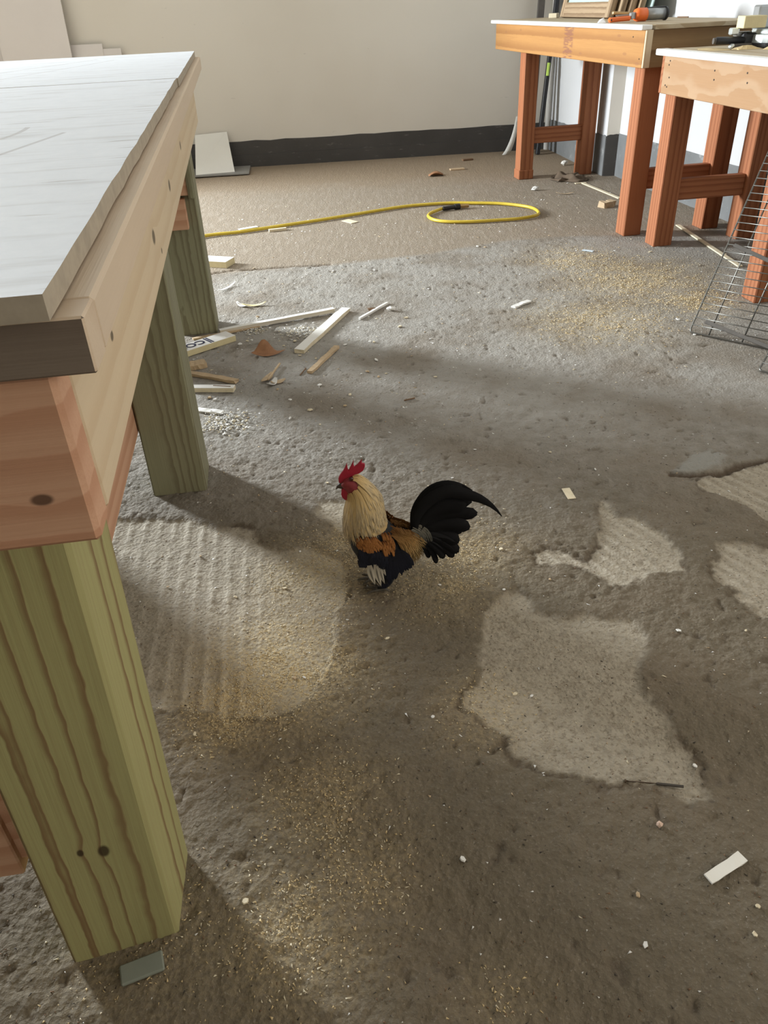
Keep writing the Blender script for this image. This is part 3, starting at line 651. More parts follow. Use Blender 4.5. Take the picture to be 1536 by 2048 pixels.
def sash(i, b0, label, a0=1.05, a1=1.75, H=.62, top_b=.135, glass=False):
    s = empty('window_sash', W1(0, 0, .876), label, 'window sash', 'old window sashes stacked against the right wall')
    lo = Q1(0, 0, .876)
    lean = (v1 * top_b + Vector((0, 0, 1)) * math.sqrt(1 - top_b ** 2 / H ** 2) * H).normalized(); th = lean.cross(u1).normalized()
    P = lambda a, t: u1 * a + v1 * b0 + lean * t
    sw, tk = .055, .030
    for nm, p, q, w in (('bottom_rail', P(a0, .04), P(a1, .04), .075), ('top_rail', P(a0, H - .03), P(a1, H - .03), .05)):
        mb = MB(); mb.board(p, q, w, tk, side=lean); mb.build(nm, old_wood, s)
    for a in (a0 + sw / 2 - .001, a1 - sw / 2 + .001):
        mb = MB(); mb.board(P(a, .0025), P(a, H), sw, tk + .001, side=u1); mb.build('stile', old_wood, s)
    mb = MB(); mb.board(P(a0 + .05, H / 2), P(a1 - .05, H / 2), H - .1, .003, side=lean, bev=0); mb.build('pane', glass_d, s)
sash(0, .300, 'old wooden window sash at the front of the stack, its pane facing the room')
sash(1, .345, 'second old wooden window sash from the front of the stack', 1.02, 1.72)
sash(2, .390, 'third old wooden window sash from the front of the stack', 1.0, 1.72)
sash(3, .432, 'fourth old wooden window sash from the front, nearest the right wall', .98, 1.70)
mb = MB(); pn = W1(.9, .478, .877); mb.board(W1(.95, .535, 1.13), W1(1.5, .535, 1.13), .50, .006, side=v1 * .115 + Vector((0, 0, .488)), bev=0)
tag(mb.build('glass_sheet', glass_d), 'pale blue green glass sheet leaning behind the window sashes', 'glass')
mb = MB(); mb.board(W1(1.80, .26, .888), W1(1.86, .30, .888), .05, .025); tag(mb.build('wood_block', cream_w), 'small pale block beside the window sashes on the far table', 'block')
mb = MB(); mb.board(W1(.62, .46, .879), W1(.55, .48, .879), .006, .006, bev=.001); tag(mb.build('dark_splinter', brown_w), 'dark splinter lying at the back of the far table top', 'splinter')

# ------------------------------------------------------------------ saw on the near table
saw = empty('mitre_saw', (1.60, 3.56, .790), 'mitre saw base with silver turntable and black handle on the near work table', 'saw')
sl = Vector((-1.60, -3.56, -.790)); S3 = lambda x, y, z: Vector((x, y, z)) + sl
mb = MB(); mb.tube([S3(1.68, 3.57, .792), S3(1.68, 3.57, .808)], .155, 36); mb.build('base_plate', black_p, saw, False)
mb = MB(); mb.tube([S3(1.68, 3.57, .806), S3(1.68, 3.57, .834), S3(1.68, 3.57, .838), S3(1.68, 3.57, .852)], [.143, .140, .118, .114], 40); mb.build('turntable', silver, saw)
mb = MB(); mb.tube([S3(1.394, 3.52, .820), S3(1.40, 3.52, .820), S3(1.515, 3.535, .818)], [.0105, .0135, .0125], 16); mb.build('handle', black_p, saw, True)
mb = MB(); mb.tube([S3(1.386, 3.52, .820), S3(1.396, 3.52, .820)], .011, 14); mb.build('handle_cap', dark_rod, saw)
mb = MB(); mb.board(S3(1.505, 3.535, .824), S3(1.565, 3.55, .818), .030, .045, bev=.008); mb.build('handle_bracket', black_p, saw)
mb = MB(); mb.board(S3(1.462, 3.56, .848), S3(1.496, 3.56, .848), .03, .024, bev=.004); mb.build('detent_block', silver, saw)
mb = MB(); mb.board(S3(1.484, 3.56, .838), S3(1.55, 3.57, .838), .03, .016, bev=.003); mb.build('detent_arm', grey_metal, saw)
mb = MB(); mb.board(S3(1.447, 3.50, .796), S3(1.463, 3.505, .806), .02, .012, bev=.004); mb.build('foot', silver, saw)
mb = MB(); mb.board(S3(1.458, 3.51, .800), S3(1.57, 3.53, .800), .03, .016, bev=.003); mb.build('foot_arm', dark_rod, saw)
mb = MB(); mb.board(S3(1.57, 3.60, .892), S3(1.72, 3.62, .892), .05, .08, bev=.006); mb.build('fence', grey_metal, saw)
mb = MB(); mb.board(S3(1.488, 3.535, .879), S3(1.575, 3.535, .879), .07, .041, bev=.002); 
o = mb.build('wood_offcut', foam_y); o.location = -sl; tag(o, 'pale yellow timber offcut sitting on top of the mitre saw', 'wood block')
def mound(name, cx, cy, z, rx, ry, h, label, mat, seed, n=14):
    r = random.Random(seed); vs = [(cx, cy, z + h)]; fs = []
    for k, (q, hh) in enumerate(((.35, .80), (.7, .36), (1.0, 0))):
        for i in range(n):
            a = 2 * math.pi * i / n; j = r.uniform(.8, 1.15)
            vs.append((cx + rx * q * j * math.cos(a), cy + ry * q * j * math.sin(a), z + h * hh * r.uniform(.8, 1.15) + .0005))
    for i in range(n): fs.append((0, 1 + i, 1 + (i + 1) % n))
    for k in range(2):
        for i in range(n): fs.append((1 + k * n + i, 1 + (k + 1) * n + i, 1 + (k + 1) * n + (i + 1) % n, 1 + k * n + (i + 1) % n))
    o = link(name, mesh(vs, fs), None, mat); return tag(o, label, 'sawdust')
mound('sawdust_heap', 1.505, 3.475, .790, .06, .035, .014, 'low heap of sawdust in front of the black saw handle bracket', dust_m, 1)
mound('sawdust_heap', 1.60, 3.40, .790, .055, .04, .026, 'tall heap of sawdust in front of the saw turntable', dust_m, 2)
mound('sawdust_heap', 1.40, 3.55, .790, .06, .10, .004, 'thin spread of sawdust under the saw handle', dust_m, 3)

# ------------------------------------------------------------------ corner of the room
mb = MB(); mb.board((1.235, 6.36, .003), (1.30, 6.47, 1.75), .046, .03); tag(mb.build('timber_bar', dark_rod), 'dark brown bar standing in the room corner behind the far table', 'bar')
lev = empty('spirit_level', (1.325, 6.27, 0), 'black spirit level with green vial standing in the room corner', 'spirit level')
mb = MB(); mb.board((-.045, 0, .003), (.075, .17, 1.25), .026, .05, side=(1, 0, 0)); mb.build('body', black_p, lev)
vial = plain('green_vial', (.45, .62, .12), .2)
mb = MB(); mb.tube([(.000, .045, .512), (.007, .056, .592)], .011, 10); mb.build('vial', vial, lev)
mb = MB(); mb.tube([(1.392, 6.495, 0), (1.388, 6.497, 1.9)], .022, 14); tag(mb.build('conduit_pipe', plain('pale_grey_pipe', (.52, .50, .46), .5)), 'pale grey pipe standing in the room corner', 'pipe', None)
# strip of curled white skirting by the leg
vs = []; fs = []
for i in range(9):
    t = i / 8; x = 1.045 + .10 * t ** .8; z = .006 + .24 * t; y = 6.30 + .14 * t - .05 * math.sin(t * 3.1)
    for dx, dy in ((-.028 * (1 - .6 * t), -.01), (.028 * (1 - .6 * t), .012)):
        vs += [(x + dx, y + dy, z), (x + dx + .003, y + dy + .005, z)]
for i in range(8):
    o = 4 * i; fs += [(o, o + 4, o + 6, o + 2), (o + 1, o + 3, o + 7, o + 5), (o, o + 1, o + 5, o + 4), (o + 2, o + 6, o + 7, o + 3)]
fs += [(0, 2, 3, 1), (32, 33, 35, 34)]
tag(link('skirting_strip', mesh(vs, fs, True), None, board_m), 'curled white strip leaning on the back wall beside the far table leg', 'strip')

# ------------------------------------------------------------------ sheets leaning on the back wall
def lean_sheet(name, x0, x1, z1, gap, th, label, mat, z0=0.0, skew=0.0, group=None):
    mb = MB(); a, b = BW(x0) + bn * .025, BW(x1) + bn * .025
    outl = [(a + bn * gap, z0), (b + bn * (gap) + bdir * skew, z0), (b, z1), (a, z1 + .0)]
    n = (Vector((0, 0, 1)) * gap + bn * (z1 - z0)).normalized()
    lo = [Vector((p.x, p.y, z)) for p, z in outl]; vs = lo + [p + n * th for p in lo]
    mb.add(vs, [(0, 3, 2, 1), (4, 5, 6, 7), (0, 1, 5, 4), (1, 2, 6, 5), (2, 3, 7, 6), (3, 0, 4, 7)])
    return tag(mb.build(name, mat), label, 'sheet', group)
lean_sheet('wall_sheet', -2.44, -1.985, 1.45, .16, .012, 'tall pinkish white sheet leaning on the back wall behind the workbench', sheet_m, .004)
lean_sheet('wall_sheet', -2.9, -1.785, .838, .20, .012, 'low white sheet with the higher top edge, behind the workbench', sheet_m, .004)
lean_sheet('wall_sheet', -2.75, -1.665, .806, .235, .012, 'lowest white sheet, reaching furthest right behind the workbench', sheet_m, .004)
mb = MB(); mb.board((-1.42, 6.10, .012), (-.865, 6.145, .012), .30, .012, side=(0, 1, 0)); tag(mb.build('floor_board', plain('grey_board', (.22, .21, .19), .6, var=.2)), 'thin grey board lying flat on the floor under the leaning white board', 'board')
# leaning board with a clipped top left corner
wp = [Vector((-1.235, 5.99, .019)), Vector((-.962, 6.045, .019)), Vector((-1.022, 6.305, .252)), Vector((-1.255, 6.285, .242))]
nn = (wp[1] - wp[0]).cross(wp[3] - wp[0]).normalized(); vs = wp + [p - nn * .012 for p in wp]
mb = MB(); mb.add(vs, [(0, 1, 2, 3), (7, 6, 5, 4), (0, 4, 5, 1), (1, 5, 6, 2), (2, 6, 7, 3), (3, 7, 4, 0)]); tag(mb.build('leaning_board', board_m), 'square off-white board leaning on the dark skirting beyond the workbench', 'board')

# ------------------------------------------------------------------ yellow air hose
def smooth_path(p, k=4):
    p = [Vector(q) for q in p]; out = []
    for i in range(len(p) - 1):
        a, b, c, d = p[max(i - 1, 0)], p[i], p[i + 1], p[min(i + 2, len(p) - 1)]
        for j in range(k):
            t = j / k; out.append(.5 * ((2 * b) + (c - a) * t + (2 * a - 5 * b + 4 * c - d) * t * t + (3 * b - a - 3 * c + d) * t ** 3))
    return out + [p[-1]]
ht = empty('air_hose', (hose[0][0], hose[0][1], 0), 'yellow air hose looping across the floor toward the far wall', 'hose')
ho = Vector((hose[0][0], hose[0][1], 0))
hp = [(-2.2, 3.75, .010), (hose_pre[0][0], hose_pre[0][1], .010)] + [(x, y, .0105) for x, y in hose]
hp[-1] = (hp[-1][0], hp[-1][1], .012)
mb = MB(); mb.tube([p - ho for p in smooth_path(hp, 5)], .0085, 10); mb.build('tube', hose_m, ht, True)
f = [Vector((x, y, .014)) - ho for x, y in fit]
mb = MB(); mb.tube([f[0], f[0].lerp(f[1], .9)], .0115, 12); mb.tube([f[0].lerp(f[1], .9), f[2]], .016, 12); mb.build('strain_relief', black_p, ht)
mb = MB(); mb.tube([f[2], f[2].lerp(f[3], .5), f[3]], [.012, .0125, .011], 6); mb.build('coupling', brass, ht)

# ------------------------------------------------------------------ wire racks leaning at the right
def rack(name, loc, theta, phi, W, H, rods, dz, label, bars=(), r=.0025):
    t = empty(name, loc, label, 'wire rack'); th, ph = math.radians(theta), math.radians(phi)
    e = Vector((math.cos(ph), math.sin(ph), 0)); n = Vector((-e.y, e.x, 0)); w = n * math.cos(th) + Vector((0, 0, math.sin(th))); nr = e.cross(w)
    P = lambda a, b, c=0: e * a + w * b + nr * c + Vector((0, 0, .004))
    rc = .012; pts = []
    for (cx, cy, a0) in ((W - rc, H - rc, 0), (rc, H - rc, 90), (rc, rc, 180), (W - rc, rc, 270)):
        for k in range(5): q = math.radians(a0 + 22.5 * k); pts.append(P(cx + rc * math.cos(q), cy + rc * math.sin(q)))
    mb = MB(); mb.tube(pts + [pts[0]], r * 1.25, 8, caps=False); mb.build('outer_frame', steel, t, True)
    for a in rods:
        mb = MB(); mb.tube([P(a, 0, -r), P(a, H, -r)], r, 7); mb.build('rod', steel, t, True)
    k = 1
    while k * dz < H:
        mb = MB(); mb.tube([P(0, k * dz, r * .8), P(W, k * dz, r * .8)], r * .72, 6); mb.build('rung', steel, t, True); k += 1
    for (p, q, wd) in bars:
        mb = MB(); mb.board(P(p[0], p[1], .010), P(q[0], q[1], .010), wd, .004, side=w, bev=.001); mb.build('flat_bar', bar_m, t)
    return t
rack('wire_rack', (1.087, 2.540, hz(1.087, 2.54)), 50, -43, .34, .69, (.066, .178, .27), .0272, 'wire rack leaning on the near table leg at the right edge',
     bars=(((.040, .043), (.30, -.004), .013), ((.024, .323), (.30, .245), .013)))
rack('wire_rack', (1.176, 2.192, hz(1.176, 2.192)), 30, -43, .30, .60, (.03, .09, .16, .24), .030, 'second wire rack, only its rounded corner showing at the right edge')
# ------------------------------------------------------------------ offcuts and sticks on the floor
def plank(name, a, b, w, h, label, mat, cat='offcut', group=None, z=None, za=None, jag=0.0, edge=None, parent=None):
    ax, ay = a; bx, by = b; d = Vector((bx - ax, by - ay, 0)); L = d.length; q = math.atan2(d.y, d.x)
    zs = [hz(ax + (bx - ax) * t, ay + (by - ay) * t) for t in (0, .25, .5, .75, 1)]
    z0 = (max(zs) if z is None else z); z1 = z0 if za is None else za
    mb = MB(); mb.board((-L / 2, 0, h / 2 + (z0 - (z0 + z1) / 2)), (L / 2, 0, h / 2 + (z1 - (z0 + z1) / 2)), w, h, side=(0, 1, 0), bev=.0012, jag=jag)
    o = mb.build(name, mat); o.location = ((ax + bx) / 2, (ay + by) / 2, (z0 + z1) / 2); o.rotation_euler = (0, 0, q)
    if edge is not None:
        o.data.materials.append(edge)
        for p in o.data.polygons:
            if abs(p.normal.z) < .6: p.material_index = 1
    return tag(o, label, cat, group)
plank('painted_plank', *D1, .036, .014, 'broad white painted plank lying diagonally on the floor, the widest offcut', white_p, jag=.0018, edge=cream_w)
plank('white_stick', *D2, .022, .014, 'long white stick pointing right from the foot of the far bench post', white_p, jag=.001, edge=stick_w, za=hz(*D2[1]) + .006)
plank('tan_stick', *D3, .014, .006, 'thin tan stick beneath the long white stick by the far bench post', tan_w, jag=.001)
pp = empty('printed_plank', (0, 0, 0), 'white plank with dark printed letters and two bars, beside the far bench post', 'offcut')
(ax, ay), (bx, by) = D4; dv = Vector((bx - ax, by - ay, 0)); L = dv.length; q = math.atan2(dv.y, dv.x); z0 = max(hz(*D4[0]), hz(*D4[1]))
pp.location = ((ax + bx) / 2, (ay + by) / 2, z0); pp.rotation_euler = (0, 0, q)
mb = MB(); mb.board((-L / 2 - .05, 0, .011), (L / 2, 0, .011), .064, .022, side=(0, 1, 0), jag=0, bev=.001); o = mb.build('board', [white_p, foam_y], pp)
for p in o.data.polygons: p.material_index = 0 if p.normal.z > .6 else 1
for k, x in enumerate((-.016, -.007)):
    mb = MB(); mb.board((x, -.028, .0225), (x, .026, .0225), .0055, .0010, side=(1, 0, 0), bev=0); mb.build('printed_bar', ink_m, pp)
cu = bpy.data.curves.new('letters', 'FONT'); cu.body = 'CON'; cu.size = .050; cu.extrude = .0004; cu.offset = .0010
to = bpy.data.objects.new('letters_tmp', cu); C.objects.link(to); bpy.context.view_layer.update()
tm = bpy.data.meshes.new_from_object(to.evaluated_get(bpy.context.evaluated_depsgraph_get())); bpy.data.objects.remove(to)
lo = link('letters', tm, pp, ink_m); lo.location = (-.026, .019, .0226); lo.rotation_euler = (0, 0, math.pi)
plank('tan_strip', *D5, .024, .010, 'tan broken strip of wood right of the middle bench post', tan_w, jag=.003)
pl6 = plank('white_plank', *D6, .026, .016, 'short white plank with a dark crack beside the middle bench post', white_p, edge=cream_w)
mb = MB(); mb.board((.0, .004, .0165), (.058, -.002, .0165), .003, .0012, bev=.0003); mb.build('crack', brown_w, pl6)
plank('tan_plank', *D7, .018, .009, 'narrow tan plank lying in front of the broad white plank', tan_w, jag=.0015)
plank('splinter', *spl2, .004, .004, 'brown splinter at the near end of the narrow tan plank', brown_w, 'splinter')
plank('white_stick', *D8, .010, .008, 'thin white stick lying beyond the broad white plank', white_p, jag=.001)
plank('white_chip', *D16, .022, .007, 'long white flake lying alone on the bright floor left of the sawdust', white_p, 'wood chip', jag=.003)
plank('white_strip', *D13, .020, .013, 'small white strip lying against the yellow hose', cream_w)
plank('foam_block', *D12, .085, .030, 'pale yellow block beside the far bench post, before the hose', white_p, edge=foam_y)
plank('paper_strip', *D19, .0155, .003, 'white paper strip lying alone at the lower right', paper_m, 'paper', jag=.0008)
plank('pale_strip', *D17, .018, .004, 'pale bluish strip at the far edge of the sawdust', blue_m, 'paper')
plank('card_scrap', *D18, .020, .002, 'tan card scrap lying right of the rooster tail', cream_w, 'paper')
plank('splinter', *spl, .004, .004, 'dark splinter lying in the shaded floor beyond the rooster', brown_w, 'splinter')
plank('card_scrap', *card, .05, .003, 'tan card scrap lying just beyond the yellow hose', cream_w, 'paper')
plank('white_flake', *hstrip, .03, .004, 'thin white flake lying beyond the left part of the hose', white_p, 'wood chip')
plank('lath', *lath1, .022, .006, 'thin pale lath on the floor left of the far table front leg', cream_w)
plank('lath', *lathb, .02, .005, 'short pale lath on the floor in front of the brown rag', cream_w)
plank('lath', *lath2, .022, .006, 'thin pale lath on the floor under the near work table', cream_w)
plank('wood_strip', *tanb, .035, .010, 'tan strip on the dirt before the back wall', tan_w)
plank('brown_stick', *brn, .03, .012, 'dark brown stick on the dirt close to the back wall', brown_w)
plank('wedge', *wedge, .05, .030, 'tan wedge on the floor left of the far table front leg', tan_w, 'offcut', jag=.006)
plank('broken_strip', *D26, .020, .006, 'white broken strip on crumbs right of the middle bench post', white_p, jag=.002)
plank('tan_chunk', (pts['blk27'][0] - .03, pts['blk27'][1] - .012), (pts['blk27'][0] + .03, pts['blk27'][1] + .012), .045, .016, 'tan chunk lying just below the printed plank', tan_w, jag=.003)
# nails
def nail(a, b, r, hr, label, mat):
    z = max(hz(*a), hz(*b)) + r; e = empty('nail', (*a, z), label, 'nail'); d = Vector((b[0] - a[0], b[1] - a[1], 0))
    mb = MB(); mb.tube([(0, 0, 0), d * .94, d], [r, r, r * .2], 8); mb.build('shank', mat, e, True)
    mb = MB(); mb.tube([-d.normalized() * .0015, d.normalized() * .0005], hr, 12); mb.build('head', mat, e)
nail(D_nail[0], D_nail[1], .0009, .0028, 'long thin nail lying on the pale patch at the lower right', plain('rusty_steel', (.12, .085, .06), .5, .7))
mb = MB(); z = max(hz(*D_rod[0]), hz(*D_rod[1])) + .0022; mb.tube([(*D_rod[0], z), (*D_rod[1], z)], .0021, 10)
tag(mb.build('steel_pin', plain('dark_steel', (.10, .09, .08), .3, .8)), 'short thick steel pin lying beside the long nail', 'pin')

# ------------------------------------------------------------------ leaf, bark, curls, rag, shim, pebble
def patch_sheet(name, f, nu, nv, mat, label, cat, thick=.0008):
    """a bent sheet with thickness: f(u,v)->point, u,v in 0..1"""
    P = [[Vector(f(i / nu, j / nv)) for j in range(nv + 1)] for i in range(nu + 1)]; vs = []; fs = []
    for i in range(nu + 1):
        for j in range(nv + 1):
            du = P[min(i + 1, nu)][j] - P[max(i - 1, 0)][j]; dw = P[i][min(j + 1, nv)] - P[i][max(j - 1, 0)]
            n = du.cross(dw); n = n.normalized() if n.length > 1e-9 else Vector((0, 0, 1)); vs += [P[i][j], P[i][j] + n * thick]
    ix = lambda i, j, k: 2 * (i * (nv + 1) + j) + k
    for i in range(nu):
        for j in range(nv):
            fs += [(ix(i, j, 0), ix(i, j + 1, 0), ix(i + 1, j + 1, 0), ix(i + 1, j, 0)), (ix(i, j, 1), ix(i + 1, j, 1), ix(i + 1, j + 1, 1), ix(i, j + 1, 1))]
    for i in range(nu):
        for j, s in ((0, 1), (nv, -1)):
            q = (ix(i, j, 0), ix(i + 1, j, 0), ix(i + 1, j, 1), ix(i, j, 1)); fs.append(q if s > 0 else q[::-1])
    for j in range(nv):
        for i, s in ((0, -1), (nu, 1)):
            q = (ix(i, j, 0), ix(i, j + 1, 0), ix(i, j + 1, 1), ix(i, j, 1)); fs.append(q if s > 0 else q[::-1])
    return tag(link(name, mesh(vs, fs, True), None, mat), label, cat)
lx, ly = pts['leaf']; lz = hz(lx, ly)
def leaf_f(u, v):
    w = .024 * math.sin(math.pi * min(max(u, .02), .98)) ** .8; s = (v - .5) * 2
    return (lx - .055 + .115 * u, ly + .004 + s * w * .8 + .012 * u, lz + .003 + (.048 * max(0, s) ** 1.3 * math.sin(math.pi * min(1, u * 1.3)) ** 2) + .010 * (2 * u - 1) ** 2)
patch_sheet('dry_leaf', leaf_f, 12, 6, leaf_m, 'curled dry brown leaf among the offcuts by the bench', 'leaf')
fx, fy = pts['farleaf']; fz = hz(fx, fy)
patch_sheet('dry_leaf', lambda u, v: (fx - .05 + .10 * u, fy - .03 + .06 * v, fz + .004 + .022 * math.sin(3 * u) * abs(v - .5) * 2), 6, 4, leaf_m, 'crumpled dry leaf on the dirt near the back wall', 'leaf')
def curl(name, x, y, L, w, ang, lift, mat, label, cat='shaving'):
    z = hz(x, y); ca, sa = math.cos(ang), math.sin(ang)
    def f(u, v):
        a = (u - .5) * L; b = (v - .5) * w * (1 - .7 * abs(2 * u - 1) ** 2); return (x + a * ca - b * sa, y + a * sa + b * ca, z + .002 + lift * (2 * u - 1) ** 2 + .3 * w * (v - .5) ** 2)
    return patch_sheet(name, f, 7, 3, mat, label, cat)
curl('white_curl', *pts['curlA'], .075, .022, -.9, .008, white_p, 'white paint curl left of a yellow curl, right of the far bench post')
curl('yellow_curl', *pts['curlB'], .10, .020, .15, .012, plain('yellow_curl', (.68, .60, .33), .7), 'yellowish curl touching the white paint curl')
curl('white_curl', *pts['curlC'], .13, .014, 1.1, .010, white_p, 'thin white curl near the long crack in the floor')
bx_, by_ = pts['bark']; 
curl('bark_flake', bx_ - .02, by_ - .01, .075, .026, 1.2, .006, tan_w, 'tan bark flake under the dark splinter', 'bark')
curl('bark_flake', bx_ + .018, by_ - .045, .05, .026, .4, .006, tan_w, 'small tan bark flake right of the white shell', 'bark')
plank('splinter', (bx_ + .012, by_ + .095), (bx_ - .015, by_ - .035), .006, .006, 'curved tan splinter lying over the bark flakes', tan_w, 'splinter', z=hz(bx_, by_) + .006)
curl('shell_flake', *pts['shell'], .05, .026, 1.1, .012, white_p, 'bright white curled flake at the end of the splinter', 'flake')
curl('dark_sliver', *pts['curv'], .11, .016, -.1, .012, tan_w, 'curved pale sliver on the floor left of the thin lath', 'shaving')
def lump(name, x, y, r, sq, mat, label, cat, seed, group=None, z=None):
    q = random.Random(seed); bm = bmesh.new(); bmesh.ops.create_icosphere(bm, subdivisions=1, radius=r)
    for v in bm.verts: v.co = Vector((v.co.x * q.uniform(.6, 1.5), v.co.y * q.uniform(.5, 1.2), v.co.z * sq * q.uniform(.5, 1.2)))
    lo_ = min(v.co.z for v in bm.verts); me_ = bpy.data.meshes.new(name); bm.to_mesh(me_); bm.free()
    o = link(name, me_, None, mat); o.location = (x, y, (hz(x, y) if z is None else z) - lo_ * .9); return tag(o, label, cat, group)
lump('pebble', *pts['peb'], .0055, .7, plain('pinkish_stone', (.58, .42, .33), .8), 'pinkish pebble lying alone above the white paper strip', 'pebble', 3)
lump('brown_chip', *pts['chip743'], .017, .5, brown_w, 'dark brown chip beyond the thin white stick', 'wood chip', 4)
lump('white_chunk', *pts['chip783'], .016, .6, white_p, 'white chunk at the far end of the thin white stick', 'wood chip', 5)
lump('white_chunk', *pts['wht1067'], .022, .7, white_p, 'white chunk on the floor between the hose loop and the far table', 'wood chip', 6)
lump('white_chunk', pts['chunk'][0], pts['chunk'][1], .028, .8, board_m, 'pale chunk on the floor under the far work table', 'wood chip', 7)
z_ = hz(*pts['shim']); mb = MB(); mb.board((pts['shim'][0] - .028, pts['shim'][1] - .010, z_ + .003), (pts['shim'][0] + .022, pts['shim'][1] + .008, z_ + .003), .026, .006); tag(mb.build('shim', shim_m), 'flat greenish grey shim at the foot of the nearest bench post', 'shim')
rx, ry = pts['rag']; rz = hz(rx, ry)
def rag_f(u, v):
    e = math.sin(math.pi * u) ** .5 * math.sin(math.pi * v) ** .5
    return (rx - .17 + .20 * u + .02 * math.sin(9 * v), ry - .25 + .20 * v + .03 * math.sin(7 * u), rz + .003 + e * (.020 + .016 * math.sin(13 * u + 6 * v) + .010 * math.sin(21 * u - 9 * v)))
patch_sheet('rag', rag_f, 22, 16, cloth_m, 'crumpled brown rag on the floor at the back leg of the far table', 'rag', .002)

RX_, RY_ = -.026, 1.238
# ------------------------------------------------------------------ chips: one of each kind, then copies
def flake_mesh(seed, mat):
    q = random.Random(seed); k = q.randint(5, 7); el = q.uniform(.45, .9)
    o = [(math.cos(2 * math.pi * i / k) * q.uniform(.7, 1.15), math.sin(2 * math.pi * i / k) * q.uniform(.7, 1.15) * el) for i in range(k)]
    vs = [(x, y, q.uniform(0, .12)) for x, y in o] + [(x * .8, y * .8, q.uniform(.28, .5)) for x, y in o]
    me_ = mesh(vs, [tuple(range(k - 1, -1, -1)), tuple(range(k, 2 * k))] + [(i, (i + 1) % k, k + (i + 1) % k, k + i) for i in range(k)]); me_.materials.append(mat); return me_
pool = [flake_mesh(100 + i, (white_p, cream_w, white_p, cream_w, tan_w)[i % 5]) for i in range(15)]
regions = [
    (lambda x, y: y < .84, 'small chip on the dim floor in the foreground', 'chips in the foreground'),
    (lambda x, y: y < 1.5 and x < .06, 'small chip on the sawdusty floor left of the rooster', 'chips left of the rooster'),
    (lambda x, y: y < 1.9 and x >= .06, 'small chip on the rough floor right of the rooster', 'chips right of the rooster'),
    (lambda x, y: y < 2.35, 'small chip on the shaded floor beyond the rooster', 'chips beyond the rooster'),
    (lambda x, y: y < 3.2 and x < .3, 'small chip among the offcuts beside the bench', 'chips among the offcuts'),
    (lambda x, y: True, 'small chip on the bright floor near the right tables', 'chips on the bright floor'),
]
mid = lambda q: ((q[0][0] + q[1][0]) / 2, (q[0][1] + q[1][1]) / 2)
landmarks = [((RX_, RY_), 'the rooster'), (mid(D19), 'the white paper strip'), (mid(D_nail), 'the long thin nail'), (pts['peb'], 'the pinkish pebble'), (mid(D1), 'the broad white plank'),
    (mid(D7), 'the narrow tan plank'), (pts['leaf'], 'the curled brown leaf'), (mid(D5), 'the tan broken strip'), (mid(D6), 'the short cracked white plank'), (pts['bark'], 'the bark flakes'),
    (mid(D8), 'the thin white stick'), (pts['curlB'], 'the yellowish curl'), (mid(D16), 'the long white flake'), (mid(spl), 'the lone dark splinter'), (mid(D18), 'the tan card scrap'),
    (hose[18], 'the hose loop'), (hose[3], 'the straight run of hose'), (mid(D12), 'the pale yellow block'), (crack_r[2], 'the dark crack at the right'), (D2[1], 'the tip of the long white stick'),
    ((1.087, 2.54), 'the wire rack corner'), ((1.311, 3.637), 'the near table front leg'), ((-.3, .58), 'the nearest bench post'), ((-.44, 1.65), 'the middle bench post'), ((.40, .95), 'the big pale patch'), ((.50, 1.35), 'the far pale patch')]
spots = [(x, y, (.0048 if y < 2 else .0085) * random.uniform(.75, 1.25)) for x, y in chips]
while len(spots) < len(chips) + 12:
    x, y = rng.uniform(-.5, .35), rng.uniform(1.75, 3.3)
    if math.hypot((x + .25) / .5, (y - 2.4) / .7) < rng.uniform(.2, 1.3): spots.append((x, y, random.uniform(.004, .0075)))
for i in range(6): spots.append((rng.uniform(-.6, 1.3), rng.uniform(3.1, 5.3), random.uniform(.005, .008)))
hue = {white_p.name: 'white', cream_w.name: 'cream', tan_w.name: 'tan'}
objs = []
proto = bpy.data.objects.new('wood_chip', pool[0])
for i, (x, y, s) in enumerate(spots):
    o = proto.copy(); o.data = pool[i % len(pool)]; C.objects.link(o); o.name = 'wood_chip'
    o.location = (x, y, hz(x, y) + .0004); o.rotation_euler = (random.uniform(-.2, .2), random.uniform(-.2, .2), random.uniform(0, 6.28)); o.scale = (s, s, s)
    for fn, lab, grp in regions:
        if fn(x, y): tag(o, lab, 'wood chip', grp); break
    objs.append(o)
# the chip nearest a landmark on each side of it is told apart by that landmark
named = set(); cand = []
for (lx_, ly_), nm in landmarks:
    for side, fn in (('left of', lambda dx, dy: dx < -abs(dy)), ('right of', lambda dx, dy: dx > abs(dy)), ('beyond', lambda dx, dy: dy > abs(dx)), ('before', lambda dx, dy: dy < -abs(dx))):
        best = min(((math.hypot(o.location.x - lx_, o.location.y - ly_), k) for k, o in enumerate(objs) if fn(o.location.x - lx_, o.location.y - ly_)), default=None)
        if best and best[0] < .9: cand.append((best[0], best[1], 'chip nearest to ' + nm + ', just ' + side + ' it' if side not in ('before',) else 'chip nearest to ' + nm + ', on its near side'))
for d, k, text in sorted(cand):
    if k not in named: named.add(k); objs[k]['label'] = 'small ' + hue[objs[k].data.materials[0].name] + ' ' + text

